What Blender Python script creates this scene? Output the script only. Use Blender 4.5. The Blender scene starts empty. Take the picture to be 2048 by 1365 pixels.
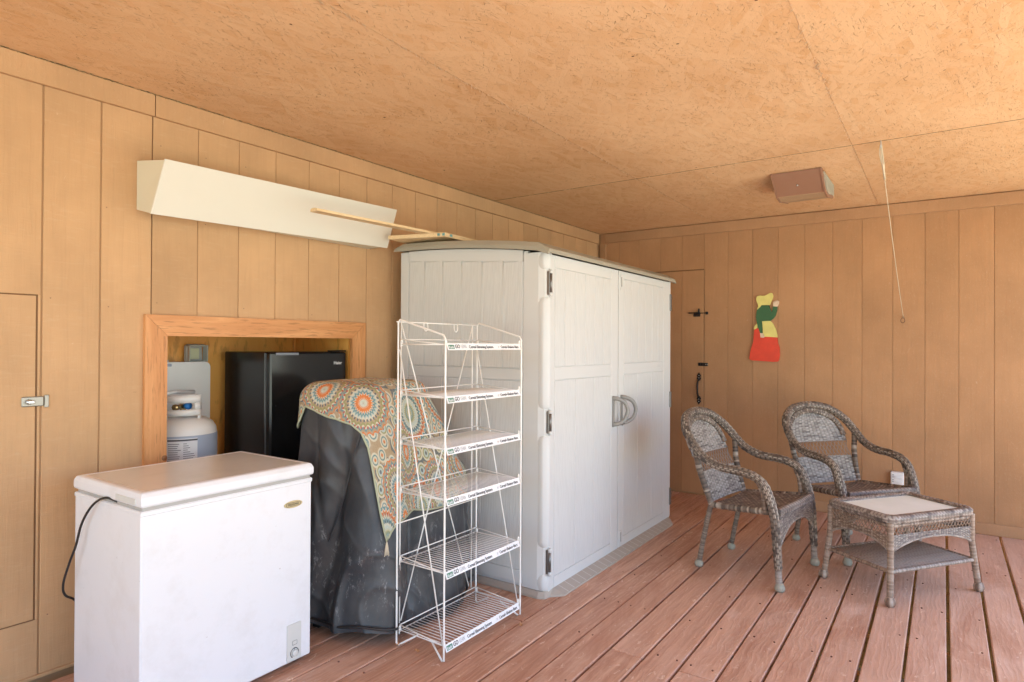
import bpy, math, random
from mathutils import Vector, Matrix, noise
random.seed(7)
sc = bpy.context.scene
PI = math.pi
# ------------------------------------------------------------ camera
YAW, PITCH, ROLL = 0.6015, 0.0060, 0.0052
CAM_H = 1.314
cd = bpy.data.cameras.new('camera'); cam = bpy.data.objects.new('camera', cd)
sc.collection.objects.link(cam); sc.camera = cam
cd.sensor_width = 36; cd.lens = 1258 / 2048 * 36; cd.clip_end = 2000; cd.clip_start = 0.05
fw = Vector((math.cos(YAW) * math.cos(PITCH), math.sin(YAW) * math.cos(PITCH), math.sin(PITCH)))
rt = Vector((math.sin(YAW), -math.cos(YAW), 0)); upv = rt.cross(fw)
r2 = math.cos(ROLL) * rt + math.sin(ROLL) * upv; u2 = -math.sin(ROLL) * rt + math.cos(ROLL) * upv
mw = Matrix((r2, u2, -fw)).transposed().to_4x4(); mw.translation = (0, 0, CAM_H)
cam.matrix_world = mw
# ------------------------------------------------------------ light
SUN_EL, SUN_AZ = math.radians(64), math.radians(-40)      # azimuth of the sun seen from the porch, from +x
w = bpy.data.worlds.new('World'); sc.world = w; w.use_nodes = True
nt = w.node_tree; bg = nt.nodes['Background']; sky = nt.nodes.new('ShaderNodeTexSky')
sky.sky_type = 'NISHITA'; sky.sun_disc = False; sky.sun_elevation = SUN_EL
sky.sun_rotation = math.radians(90) - SUN_AZ
nt.links.new(sky.outputs[0], bg.inputs[0]); bg.inputs[1].default_value = 0.15
sl = bpy.data.lights.new('sun', 'SUN'); sl.energy = 5; sl.angle = math.radians(0.5); sl.color = (1, .95, .87)
so = bpy.data.objects.new('sun', sl); sc.collection.objects.link(so)
sd = Vector((math.cos(SUN_EL) * math.cos(SUN_AZ), math.cos(SUN_EL) * math.sin(SUN_AZ), math.sin(SUN_EL)))
so.rotation_euler = sd.to_track_quat('Z', 'Y').to_euler(); so.location = (0, -8, 8)
sc.view_settings.view_transform = 'Standard'; sc.view_settings.look = 'None'
sc.view_settings.exposure = 2.28; sc.view_settings.gamma = 1
sc.cycles.use_denoising = True; sc.cycles.max_bounces = 8; sc.cycles.diffuse_bounces = 6; sc.cycles.glossy_bounces = 3
sc.cycles.sample_clamp_indirect = 8

# ------------------------------------------------------------ mesh helper
class MB:
    def __init__(s): s.v = []; s.f = []; s.sm = []; s.uv = {}; s.tone = None; s.mi = []; s.m = 0
    def add(s, vs, fs, smooth=False):
        o = len(s.v); s.v += [tuple(v) for v in vs]
        for f in fs: s.f.append([i + o for i in f]); s.sm.append(smooth); s.mi.append(s.m)
        return o
    def box(s, a, b, c=0.0):
        (x0, y0, z0), (x1, y1, z1) = a, b
        if x0 > x1: x0, x1 = x1, x0
        if y0 > y1: y0, y1 = y1, y0
        if z0 > z1: z0, z1 = z1, z0
        c = min(c, (x1 - x0) * .45, (y1 - y0) * .45, (z1 - z0) * .45)
        X = (x0, x1); Y = (y0, y1); Z = (z0, z1)
        if c <= 0:
            vs = [(X[i], Y[j], Z[k]) for i in (0, 1) for j in (0, 1) for k in (0, 1)]
            return s.add(vs, [(0, 1, 3, 2), (4, 6, 7, 5), (0, 4, 5, 1), (2, 3, 7, 6), (0, 2, 6, 4), (1, 5, 7, 3)])
        vs = []; idx = {}
        for i in (0, 1):
            for j in (0, 1):
                for k in (0, 1):
                    p = [X[i], Y[j], Z[k]]; q = [c * (1 - 2 * i), c * (1 - 2 * j), c * (1 - 2 * k)]
                    for ax in range(3):   # vertex on the face whose normal is ax
                        r = [p[t] + (0 if t == ax else q[t]) for t in range(3)]
                        idx[(i, j, k, ax)] = len(vs); vs.append(r)
        F = []
        def order(l, n):
            ctr = Vector((0, 0, 0))
            for t in l: ctr += Vector(vs[t])
            ctr /= len(l); n = Vector(n); a0 = (Vector(vs[l[0]]) - ctr).normalized(); b0 = n.cross(a0)
            return sorted(l, key=lambda t: math.atan2((Vector(vs[t]) - ctr).dot(b0), (Vector(vs[t]) - ctr).dot(a0)))
        for ax in range(3):
            for sgn in (0, 1):
                l = [idx[(i, j, k, ax)] for i in (0, 1) for j in (0, 1) for k in (0, 1) if (i, j, k)[ax] == sgn]
                n = [0, 0, 0]; n[ax] = 2 * sgn - 1; F.append(order(l, n))
        for ax in range(3):
            o1, o2 = [t for t in range(3) if t != ax]
            for s1 in (0, 1):
                for s2 in (0, 1):
                    l = []
                    for e in (0, 1):
                        key = [0, 0, 0]; key[ax] = e; key[o1] = s1; key[o2] = s2
                        l += [idx[(*key, o1)], idx[(*key, o2)]]
                    n = [0, 0, 0]; n[o1] = 2 * s1 - 1; n[o2] = 2 * s2 - 1; F.append(order(l, Vector(n).normalized()))
        for i in (0, 1):
            for j in (0, 1):
                for k in (0, 1):
                    l = [idx[(i, j, k, ax)] for ax in range(3)]
                    F.append(order(l, Vector((2 * i - 1, 2 * j - 1, 2 * k - 1)).normalized()))
        return s.add(vs, F)
    def prism(s, poly, axis, a, b, smooth=False):
        """poly: 2D points; extruded along axis from a to b"""
        def P(u, v, w_):
            return {'x': (w_, u, v), 'y': (u, w_, v), 'z': (u, v, w_)}[axis]
        n = len(poly); vs = [P(u, v, a) for u, v in poly] + [P(u, v, b) for u, v in poly]
        ar = sum(poly[i][0] * poly[(i + 1) % n][1] - poly[(i + 1) % n][0] * poly[i][1] for i in range(n))
        flip = (ar > 0) != (b > a)
        if axis == 'y': flip = not flip
        fs = [list(range(n))[::-1], list(range(n, 2 * n))] + [(i, (i + 1) % n, n + (i + 1) % n, n + i) for i in range(n)]
        if flip: fs = [list(f)[::-1] for f in fs]
        return s.add(vs, fs, smooth)
    def tube(s, path, r, n=8, closed=False, disp=None, caps=True, tone=None, flat=None):
        P = [Vector(p) for p in path]; m = len(P)
        R = r if callable(r) else (lambda i: r[i]) if isinstance(r, (list, tuple)) else (lambda i: r)
        T = []
        for i in range(m):
            if closed: d = P[(i + 1) % m] - P[i - 1]
            else: d = P[min(i + 1, m - 1)] - P[max(i - 1, 0)]
            T.append(d.normalized() if d.length > 1e-9 else Vector((0, 0, 1)))
        ref = Vector((0, 0, 1)) if abs(T[0].z) < .9 else Vector((1, 0, 0))
        nn = (ref - T[0] * ref.dot(T[0])).normalized(); dist = 0; vs = []; tn = []
        for i in range(m):
            nn = (nn - T[i] * nn.dot(T[i])).normalized(); bb = T[i].cross(nn)
            if i: dist += (P[i] - P[i - 1]).length
            for k in range(n):
                a = 2 * PI * k / n; d = 0; t = .5
                if disp: d, t = disp(dist, a)
                rr = R(i) + d
                vs.append(P[i] + (nn * math.cos(a) + bb * math.sin(a)) * rr); tn.append(t)
        fs = []
        for i in range(m - (0 if closed else 1)):
            for k in range(n):
                fs.append((i * n + k, i * n + (k + 1) % n, ((i + 1) % m) * n + (k + 1) % n, ((i + 1) % m) * n + k))
        if caps and not closed:
            fs.append(list(range(n))[::-1]); fs.append([(m - 1) * n + k for k in range(n)])
        o = s.add(vs, fs, True)
        if s.tone is not None: s.tone += tn
        return o
    def lathe(s, prof, c=(0, 0, 0), n=16, tone=.5):
        vs = []; m = len(prof)
        for r, z in prof:
            for k in range(n):
                a = 2 * PI * k / n; vs.append((c[0] + r * math.cos(a), c[1] + r * math.sin(a), c[2] + z))
        fs = [(i * n + k, i * n + (k + 1) % n, (i + 1) * n + (k + 1) % n, (i + 1) * n + k) for i in range(m - 1) for k in range(n)]
        fs.append(list(range(n))[::-1]); fs.append([(m - 1) * n + k for k in range(n)])
        s.add(vs, fs, True)
        if s.tone is not None: s.tone += [tone] * len(vs)
    def grid(s, fn, nu, nv, both=0.0, uvf=None):
        """fn(i/nu, j/nv) -> point or (point, tone)"""
        vs = []; tn = []; uvs = []
        for i in range(nu + 1):
            for j in range(nv + 1):
                q = fn(i / nu, j / nv)
                if isinstance(q, tuple) and len(q) == 2: vs.append(q[0]); tn.append(q[1])
                else: vs.append(q); tn.append(.5)
                if uvf: uvs.append(uvf(i / nu, j / nv))
        fs = [(i * (nv + 1) + j, (i + 1) * (nv + 1) + j, (i + 1) * (nv + 1) + j + 1, i * (nv + 1) + j + 1) for i in range(nu) for j in range(nv)]
        o = s.add(vs, fs, True)
        if s.tone is not None: s.tone += tn
        for k, u in enumerate(uvs): s.uv[o + k] = u
        return o
    def build(s, name, mats, parent=None, loc=None):
        me = bpy.data.meshes.new(name); me.from_pydata(s.v, [], s.f)
        for m_ in (mats if isinstance(mats, (list, tuple)) else [mats]): me.materials.append(m_)
        me.polygons.foreach_set('use_smooth', s.sm); me.polygons.foreach_set('material_index', s.mi)
        if s.uv:
            ul = me.uv_layers.new(name='UVMap')
            for l in me.loops: ul.data[l.index].uv = s.uv.get(l.vertex_index, (0, 0))
        if s.tone is not None:
            at = me.attributes.new('tone', 'FLOAT', 'POINT'); at.data.foreach_set('value', s.tone[:len(me.vertices)])
        me.update()
        o = bpy.data.objects.new(name, me); sc.collection.objects.link(o)
        if parent: o.parent = parent
        if loc: o.location = loc
        return o
def wick(): m = MB(); m.tone = []; return m
def thing(name, label, cat, loc=(0, 0, 0), rotz=0, group=None, kind=None):
    o = bpy.data.objects.new(name, None); sc.collection.objects.link(o); o.empty_display_size = .1
    o.location = loc; o.rotation_euler = (0, 0, rotz)
    if kind: o['kind'] = kind
    if label: o['label'] = label
    if cat: o['category'] = cat
    if group: o['group'] = group
    return o
def tag(o, label, cat, group=None):
    o['label'] = label; o['category'] = cat
    if group: o['group'] = group
    return o
def dup_tree(o, parent=None):
    c = o.copy(); sc.collection.objects.link(c)
    if parent: c.parent = parent
    for ch in list(o.children): dup_tree(ch, c)
    return c
def boxo(name, a, b, mat, parent, c=0.0):
    m = MB(); m.box(a, b, c); return m.build(name, mat, parent)
def solid(o, t, off=-1):
    md = o.modifiers.new('thick', 'SOLIDIFY'); md.thickness = t; md.offset = off
def smoothpath(pts, n=10, closed=False):
    P = [Vector(p) for p in pts]; out = []; m = len(P)
    for i in range(m if closed else m - 1):
        p1, p2 = P[i], P[(i + 1) % m]
        p0 = P[i - 1] if (i > 0 or closed) else p1 * 2 - p2
        p3 = P[(i + 2) % m] if (i + 2 < m or closed) else p2 * 2 - p1
        for k in range(n):
            t = k / n
            out.append(.5 * ((2 * p1) + (p2 - p0) * t + (2 * p0 - 5 * p1 + 4 * p2 - p3) * t * t + (3 * p1 - p0 - 3 * p2 + p3) * t ** 3))
    if not closed: out.append(P[-1])
    return out
def resample(path, step):
    out = [path[0].copy()]; acc = 0
    for i in range(1, len(path)):
        a, b = path[i - 1], path[i]; L = (b - a).length; t = step - acc
        while t <= L: out.append(a.lerp(b, t / L)); t += step
        acc = L - (t - step)
    out.append(path[-1].copy()); return out
def rnd(*k):
    x = math.sin(sum((i + 1.7) * 12.9898 * (v + .37) for i, v in enumerate(k))) * 43758.5453
    return x - math.floor(x)

# ------------------------------------------------------------ materials
class G:
    def __init__(s, name, rough=.6, metal=0.0, spec=.5):
        s.m = bpy.data.materials.new(name); s.m.use_nodes = True; s.nt = s.m.node_tree
        s.b = s.nt.nodes['Principled BSDF']; s.b.inputs['Roughness'].default_value = rough
        s.b.inputs['Metallic'].default_value = metal; s.b.inputs['Specular IOR Level'].default_value = spec
        s._tc = None
    def n(s, t, **kw):
        x = s.nt.nodes.new(t)
        for k, v in kw.items(): setattr(x, k, v)
        return x
    def L(s, a, b): s.nt.links.new(a, b)
    def co(s, kind='Object', scale=(1, 1, 1), rot=(0, 0, 0), rand=0.0):
        if not s._tc: s._tc = s.n('ShaderNodeTexCoord')
        mp = s.n('ShaderNodeMapping'); mp.inputs['Scale'].default_value = scale; mp.inputs['Rotation'].default_value = rot
        src = s._tc.outputs[kind]
        if rand:
            oi = s.n('ShaderNodeObjectInfo'); mu = s.n('ShaderNodeVectorMath', operation='ADD')
            sm = s.n('ShaderNodeMath', operation='MULTIPLY'); sm.inputs[1].default_value = rand
            s.L(oi.outputs['Random'], sm.inputs[0]); s.L(src, mu.inputs[0]); s.L(sm.outputs[0], mu.inputs[1]); src = mu.outputs[0]
        s.L(src, mp.inputs[0]); return mp.outputs[0]
    def noise(s, vec, scale=5, detail=4, rough=.55, dist=0):
        x = s.n('ShaderNodeTexNoise'); x.inputs['Scale'].default_value = scale; x.inputs['Detail'].default_value = detail
        x.inputs['Roughness'].default_value = rough; x.inputs['Distortion'].default_value = dist
        if vec: s.L(vec, x.inputs['Vector'])
        return x.outputs[0]
    def ramp(s, fac, stops, interp='LINEAR'):
        x = s.n('ShaderNodeValToRGB'); cr = x.color_ramp; cr.interpolation = interp
        while len(cr.elements) < len(stops): cr.elements.new(.5)
        for e, (p, c) in zip(cr.elements, stops):
            e.position = p; e.color = (c, c, c, 1) if isinstance(c, (int, float)) else (*c, 1)
        s.L(fac, x.inputs[0]); return x.outputs[0]
    def mix(s, fac, a, b, mode='MIX'):
        x = s.n('ShaderNodeMix', data_type='RGBA', blend_type=mode)
        if isinstance(fac, (int, float)): x.inputs[0].default_value = fac
        else: s.L(fac, x.inputs[0])
        for i, v in ((6, a), (7, b)):
            if isinstance(v, tuple): x.inputs[i].default_value = (*v, 1)
            elif isinstance(v, (int, float)): x.inputs[i].default_value = (v, v, v, 1)
            else: s.L(v, x.inputs[i])
        return x.outputs[2]
    def math(s, op, a, b=None, c=None):
        x = s.n('ShaderNodeMath', operation=op)
        for i, v in enumerate((a, b, c)):
            if v is None: continue
            if isinstance(v, (int, float)): x.inputs[i].default_value = v
            else: s.L(v, x.inputs[i])
        return x.outputs[0]
    def col(s, c):
        if isinstance(c, tuple): s.b.inputs['Base Color'].default_value = (*c, 1)
        else: s.L(c, s.b.inputs['Base Color'])
        return s
    def rough(s, r): s.L(r, s.b.inputs['Roughness']); return s
    def bump(s, h, strength=.3, dist=.002):
        x = s.n('ShaderNodeBump'); x.inputs['Strength'].default_value = strength; x.inputs['Distance'].default_value = dist
        s.L(h, x.inputs['Height']); s.L(x.outputs[0], s.b.inputs['Normal']); return s

def mat_siding(name, base, horiz=False):
    g = G(name, .72, spec=.12)
    v = g.co('Object', (1, 1, 1), rand=9)
    big = g.noise(v, 1.6, 4, .6)
    gr = g.noise(g.co('Object', (55, 55, 3.2), rand=9), 1, 5, .65, .6)
    rough = g.noise(g.co('Object', (14, 14, 90) if horiz else (90, 90, 60), rand=5), 1, 3, .7)
    lo = tuple(c * .86 for c in base); hi = tuple(min(1, c * 1.12) for c in base)
    c = g.mix(g.ramp(big, [(.3, 0.), (.7, 1.)]), lo, hi)
    # small nicks and chalky scuffs
    sc_ = g.ramp(g.noise(g.co('Object', (30, 30, 12), rand=3), 1, 6, .8, 1.5), [(.655, 0.), (.73, 1.)])
    c = g.mix(g.math('MULTIPLY', sc_, .55), c, (.72, .56, .42))
    dk = g.ramp(g.noise(g.co('Object', (24, 24, 70), rand=7), 1, 3, .7), [(.24, 1.), (.29, 0.)])
    c = g.mix(g.math('MULTIPLY', dk, .5), c, tuple(x * .45 for x in base))
    c = g.mix(g.math('MULTIPLY', g.ramp(gr, [(.36, 1.), (.52, 0.)]), .13), c, tuple(x * .74 for x in base))
    c = g.mix(g.math('MULTIPLY', g.ramp(rough, [(.56, 0.), (.74, 1.)]), .12), c, (.70, .55, .40))
    g.col(c)
    h = g.math('ADD', g.math('MULTIPLY', gr, .8), g.math('MULTIPLY', rough, .55))
    g.bump(h, .6, .004); return g.m
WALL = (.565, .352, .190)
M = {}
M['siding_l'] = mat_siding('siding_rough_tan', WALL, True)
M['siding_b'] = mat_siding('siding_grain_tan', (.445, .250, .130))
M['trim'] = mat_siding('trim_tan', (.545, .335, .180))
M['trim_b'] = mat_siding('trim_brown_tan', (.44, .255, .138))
M['groove'] = G('groove_shadow_paint', .9, spec=.1).col((.20, .115, .06)).m
M['groove_paint'] = G('groove_paint', .85, spec=.1).col((.40, .25, .135)).m

def mat_osb():
    g = G('painted_strand_board', .62, spec=.2)
    c = g.mix(g.ramp(g.noise(g.co('Object', (1, 1, 1), rand=5), 1.3, 3), [(.3, 0.), (.7, 1.)]), (.61, .325, .145), (.75, .45, .235)); pm = g.ramp(g.noise(g.co('Object', (5, 5, 1), rand=8), 1, 4, .6), [(.40, .12), (.62, 1.)])
    hs = None; slv = None; lts = None
    for i, (an, wt) in enumerate(((.12, 1), (.72, .9), (-.55, .9))):
        cs, sn = math.cos(an), math.sin(an)
        tc = g.co('Object', (1, 1, 1), (0, 0, an), rand=3 + i)
        mp = g.n('ShaderNodeMapping'); mp.inputs['Scale'].default_value = (7, 30, 1); mp.inputs['Location'].default_value = (i * 3.7, i * 1.9, 0); g.L(tc, mp.inputs[0])
        vo = g.n('ShaderNodeTexVoronoi', feature='F1'); vo.inputs['Scale'].default_value = 1; g.L(mp.outputs[0], vo.inputs['Vector'])
        h = g.math('MULTIPLY', g.sep(vo.outputs['Color']), wt)
        hs = h if hs is None else g.math('MAXIMUM', hs, h)
        mp2 = g.n('ShaderNodeMapping'); mp2.inputs['Scale'].default_value = (22 + 5 * i, 210 - 22 * i, 1); mp2.inputs['Location'].default_value = (i * 1.7, i * 5.9, 0); g.L(tc, mp2.inputs[0])
        nz = g.noise(mp2.outputs[0], 1, 2, .5)
        sl_ = g.ramp(nz, [(.67, 0.), (.73, 1.)]); slv = sl_ if slv is None else g.math('MAXIMUM', slv, sl_)
        lt = g.ramp(nz, [(.28, 1.), (.32, 0.)]); lts = lt if lts is None else g.math('MAXIMUM', lts, lt)
    c = g.mix(g.math('MULTIPLY', hs, .42), c, (.86, .64, .42))
    c = g.mix(g.math('MULTIPLY', lts, .8), c, (.78, .56, .36))
    slv = g.math('MULTIPLY', slv, pm)
    c = g.mix(g.math('MULTIPLY', slv, .62), c, (.32, .15, .07))
    kn = g.ramp(g.noise(g.co('Object', (26, 26, 1), rand=2), 1, 1), [(.80, 0.), (.82, 1.)])
    c = g.mix(kn, c, (.12, .05, .02))
    g.col(c)
    fine = g.noise(g.co('Object', (60, 240, 60)), 1, 3)
    hh = g.math('ADD', hs, g.math('MULTIPLY', fine, .35)); hh = g.math('SUBTRACT', hh, g.math('MULTIPLY', slv, 1.2)); hh = g.math('ADD', hh, g.math('MULTIPLY', lts, .5))
    g.bump(hh, .8, .006); return g.m
def _sep(s, o):
    x = s.n('ShaderNodeSeparateColor'); s.L(o, x.inputs[0]); return x.outputs[0]
G.sep = _sep
M['osb'] = mat_osb()

def mat_deck():
    g = G('deck_stain_worn', .55, spec=.3)
    oi = g.n('ShaderNodeObjectInfo')
    gr = g.noise(g.co('Object', (1.6, 26, 4), rand=40), 1, 6, .62, 1.4)
    wv = g.n('ShaderNodeTexWave', wave_type='BANDS', bands_direction='Y'); wv.inputs['Scale'].default_value = 15; wv.inputs['Distortion'].default_value = 11; wv.inputs['Detail'].default_value = 2.5; wv.inputs['Detail Scale'].default_value = .9
    g.L(g.co('Object', (.42, 1, 1), rand=40), wv.inputs['Vector'])
    base = g.mix(g.ramp(gr, [(.3, 0.), (.72, 1.)]), (.33, .145, .080), (.63, .37, .25))
    base = g.mix(g.math('MULTIPLY', g.ramp(oi.outputs['Random'], [(0, 0.), (1, 1.)]), .35), base, (.60, .34, .23))
    wave = g.ramp(wv.outputs[0], [(.0, 0.), (.55, .1), (.9, 1.)])
    base = g.mix(g.math('MULTIPLY', wave, .12), base, (.74, .52, .40))
    wear = g.ramp(g.noise(g.co('Object', (2.4, 4.5, 1), rand=40), 1, 7, .68, .8), [(.50, 0.), (.72, 1.)])
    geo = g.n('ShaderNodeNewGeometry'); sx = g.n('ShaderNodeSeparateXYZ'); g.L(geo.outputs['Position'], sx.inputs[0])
    pale_y = g.ramp(g.math('MULTIPLY', sx.outputs[1], .5), [(0, .68), (.35, .32), (.8, .06)])      # boards get paler towards the open side
    base = g.mix(g.math('ADD', g.math('MULTIPLY', wear, .45), g.math('MULTIPLY', pale_y, .75)), base, (.70, .50, .40))
    big = g.noise(g.co('Object', (1.1, 3, 1), rand=15), 1, 5, .7, 1)
    base = g.mix(g.math('MULTIPLY', g.ramp(big, [(.34, 1.), (.5, 0.)]), .45), base, (.36, .15, .08))
    fl = g.ramp(g.noise(g.co('Object', (9, 22, 1), rand=21), 1, 6, .75, 2.5), [(.60, 0.), (.67, 1.)])
    base = g.mix(g.math('MULTIPLY', fl, .85), base, (.78, .62, .50))
    spk = g.ramp(g.noise(g.co('Object', (45, 120, 1), rand=11), 1, 3, .6), [(.74, 0.), (.78, 1.)])
    base = g.mix(g.math('MULTIPLY', spk, .6), base, (.16, .055, .03))
    g.col(base)
    g.rough(g.ramp(wear, [(0, .42), (1, .62)]))
    g.bump(g.math('ADD', g.math('MULTIPLY', gr, .6), g.math('MULTIPLY', wave, .22)), .6, .003); return g.m
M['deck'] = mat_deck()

def mat_oak(name, a, b, axis=(2, 22, 22), rough=.45):
    g = G(name, rough, spec=.35)
    gr = g.noise(g.co('Object', axis, rand=20), 1, 6, .6, 1.2)
    pores = g.ramp(g.noise(g.co('Object', tuple(x * 5 for x in axis), rand=20), 1, 3, .6), [(.56, 0.), (.66, 1.)])
    c = g.mix(g.ramp(gr, [(.3, 0.), (.7, 1.)]), a, b); c = g.mix(g.math('MULTIPLY', pores, .45), c, tuple(x * .45 for x in a))
    g.col(c); g.bump(gr, .2, .001); return g.m
M['oak_x'] = mat_oak('oak_trim_across', (.54, .225, .075), (.70, .345, .14))
M['oak_z'] = mat_oak('oak_trim_upright', (.54, .225, .075), (.70, .345, .14), (22, 22, 2))
M['ply'] = mat_oak('stained_plywood', (.88, .38, .072), (.94, .50, .13), (5, 5, 1.6), .4)
M['pine'] = mat_oak('raw_pine', (.70, .52, .29), (.78, .61, .38), (3, 26, 26), .6)
M['joist'] = mat_oak('joist_timber', (.42, .25, .10), (.52, .33, .15), (20, 2, 20), .7)

def mat_enamel(name, c, rough=.25, dirt=.25):
    g = G(name, rough, spec=.5)
    d = g.ramp(g.noise(g.co('Object', (3, 3, 3)), 2, 7, .7), [(.50, 0.), (.78, 1.)])
    sp = g.ramp(g.noise(g.co('Object', (40, 40, 40)), 1, 3, .6), [(.74, 0.), (.77, 1.)])
    k = g.mix(g.math('MULTIPLY', d, dirt * .5), c, (.50, .47, .42)); k = g.mix(g.math('MULTIPLY', sp, dirt), k, (.30, .26, .22))
    g.col(k); return g.m
M['enamel'] = mat_enamel('white_enamel', (.77, .785, .81), .28, .55)
M['lidtop'] = mat_enamel('white_lid', (.72, .73, .71), .22, .75)
M['gasket'] = mat_enamel('grey_gasket', (.42, .40, .37), .7, .9)
M['control'] = mat_enamel('panel_grey', (.62, .63, .60), .4, .3)
M['gold'] = G('badge_brass', .35, .6).col((.55, .46, .26)).m
M['inkdk'] = G('dark_ink', .6).col((.05, .05, .05)).m
M['blackcord'] = G('black_rubber', .45).col((.02, .018, .018)).m
M['heater'] = mat_enamel('ivory_plastic', (.86, .85, .80), .35, .15)

def mat_black(name, rough, speck=True):
    g = G(name, rough, spec=.5)
    sp = g.ramp(g.noise(g.co('Object', (55, 55, 40)), 1, 3, .6), [(.72, 0.), (.75, 1.)])
    big = g.ramp(g.noise(g.co('Object', (4, 4, 3)), 1, 3), [(.45, 0.), (.6, 1.)])
    g.col(g.mix(g.math('MULTIPLY', g.math('MULTIPLY', sp, big), .6), (.012, .012, .013), (.55, .55, .52))); 
    g.bump(g.noise(g.co('Object', (300, 300, 300)), 1, 2), .06, .0006); return g.m
M['fridge'] = mat_black('black_textured_steel', .22)
M['fridge_door'] = mat_black('black_gloss_door', .16)

def mat_resin(name, c, grain):
    g = G(name, .5, spec=.35)
    big = g.noise(g.co('Object', (1.2, 1.2, .8)), 1, 3)
    k = g.mix(g.ramp(big, [(.3, 0.), (.7, 1.)]), tuple(x * .95 for x in c), c)
    if grain:
        wv = g.n('ShaderNodeTexWave', wave_type='BANDS', bands_direction='DIAGONAL'); wv.inputs['Scale'].default_value = 26; wv.inputs['Distortion'].default_value = 9; wv.inputs['Detail'].default_value = 3; wv.inputs['Detail Scale'].default_value = 1.3
        g.L(g.co('Object', (1.5, 1.5, .10), rand=13), wv.inputs['Vector'])
        gr = g.noise(g.co('Object', (95, 95, 3.5), rand=13), 1, 3, .6, 1)
        h = g.math('ADD', g.math('MULTIPLY', wv.outputs[0], .55), g.math('MULTIPLY', gr, .7))
        k = g.mix(g.math('MULTIPLY', g.ramp(h, [(.38, 1.), (.68, 0.)]), .30), k, tuple(x * .80 for x in c))
        g.bump(h, .55, .0025)
    else: g.bump(g.noise(g.co('Object', (160, 160, 90)), 1, 3), .25, .001)
    g.col(k); return g.m
RES = (.645, .655, .645)
M['resin'] = mat_resin('greige_resin_grained', RES, True)
M['resin_s'] = mat_resin('greige_resin_plain', RES, False)
M['resin_lid'] = mat_resin('olive_grey_resin_lid', (.36, .335, .27), False)
M['resin_base'] = mat_resin('taupe_resin_base', (.43, .39, .34), False)
M['handle'] = G('grey_handle_resin', .45).col((.27, .265, .245)).m
M['hinge'] = G('hinge_steel', .35, .8).col((.22, .21, .20)).m
M['steel'] = G('steel', .3, .9).col((.55, .55, .55)).m
M['wire'] = mat_enamel('white_coated_wire', (.84, .83, .79), .35, .2)
M['strip'] = mat_enamel('white_strip', (.84, .85, .86), .35, .05)
M['green'] = G('logo_green', .5).col((.10, .24, .17)).m
M['ink'] = G('lettering_ink', .6).col((.07, .07, .08)).m
M['inkpale'] = G('lettering_pale', .6).col((.46, .47, .48)).m
M['iron'] = G('black_iron', .45, .3).col((.018, .016, .016)).m
M['zinc'] = G('zinc_latch', .4, .7).col((.33, .31, .27)).m
M['cream'] = mat_enamel('cream_painted_board', (.72, .70, .62), .5, .12)
M['creamdk'] = mat_enamel('cream_painted_end', (.66, .61, .47), .55, .15)

def mat_cover():
    g = G('black_vinyl_cover', .48, spec=.4)
    n1 = g.noise(g.co('Object', (2, 2, 2)), 2, 5, .6)
    c = g.mix(g.ramp(n1, [(.35, 0.), (.7, 1.)]), (.040, .042, .048), (.085, .085, .084))
    # dried whitish splashes, thickest low on the near side
    sp = g.noise(g.co('Object', (9, 9, 5)), 2.2, 12, .80, .4)
    geo = g.n('ShaderNodeNewGeometry'); sx = g.n('ShaderNodeSeparateXYZ'); g.L(geo.outputs['Position'], sx.inputs[0])
    zz = g.ramp(sx.outputs[2], [(.02, .6), (.22, 1.), (.42, .9), (.62, 0.)])
    m_ = g.ramp(g.math('ADD', sp, g.math('MULTIPLY', zz, .16)), [(.70, 0.), (.81, 1.)])
    m_ = g.math('MULTIPLY', m_, zz)
    c = g.mix(g.math('MULTIPLY', m_, .75), c, (.42, .42, .42)); g.col(c)
    g.rough(g.ramp(m_, [(0, .42), (1, .8)]))
    g.bump(g.noise(g.co('Object', (4, 4, 2)), 1.5, 4, .5, .6), .35, .02); return g.m
M['cover'] = mat_cover()

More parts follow.
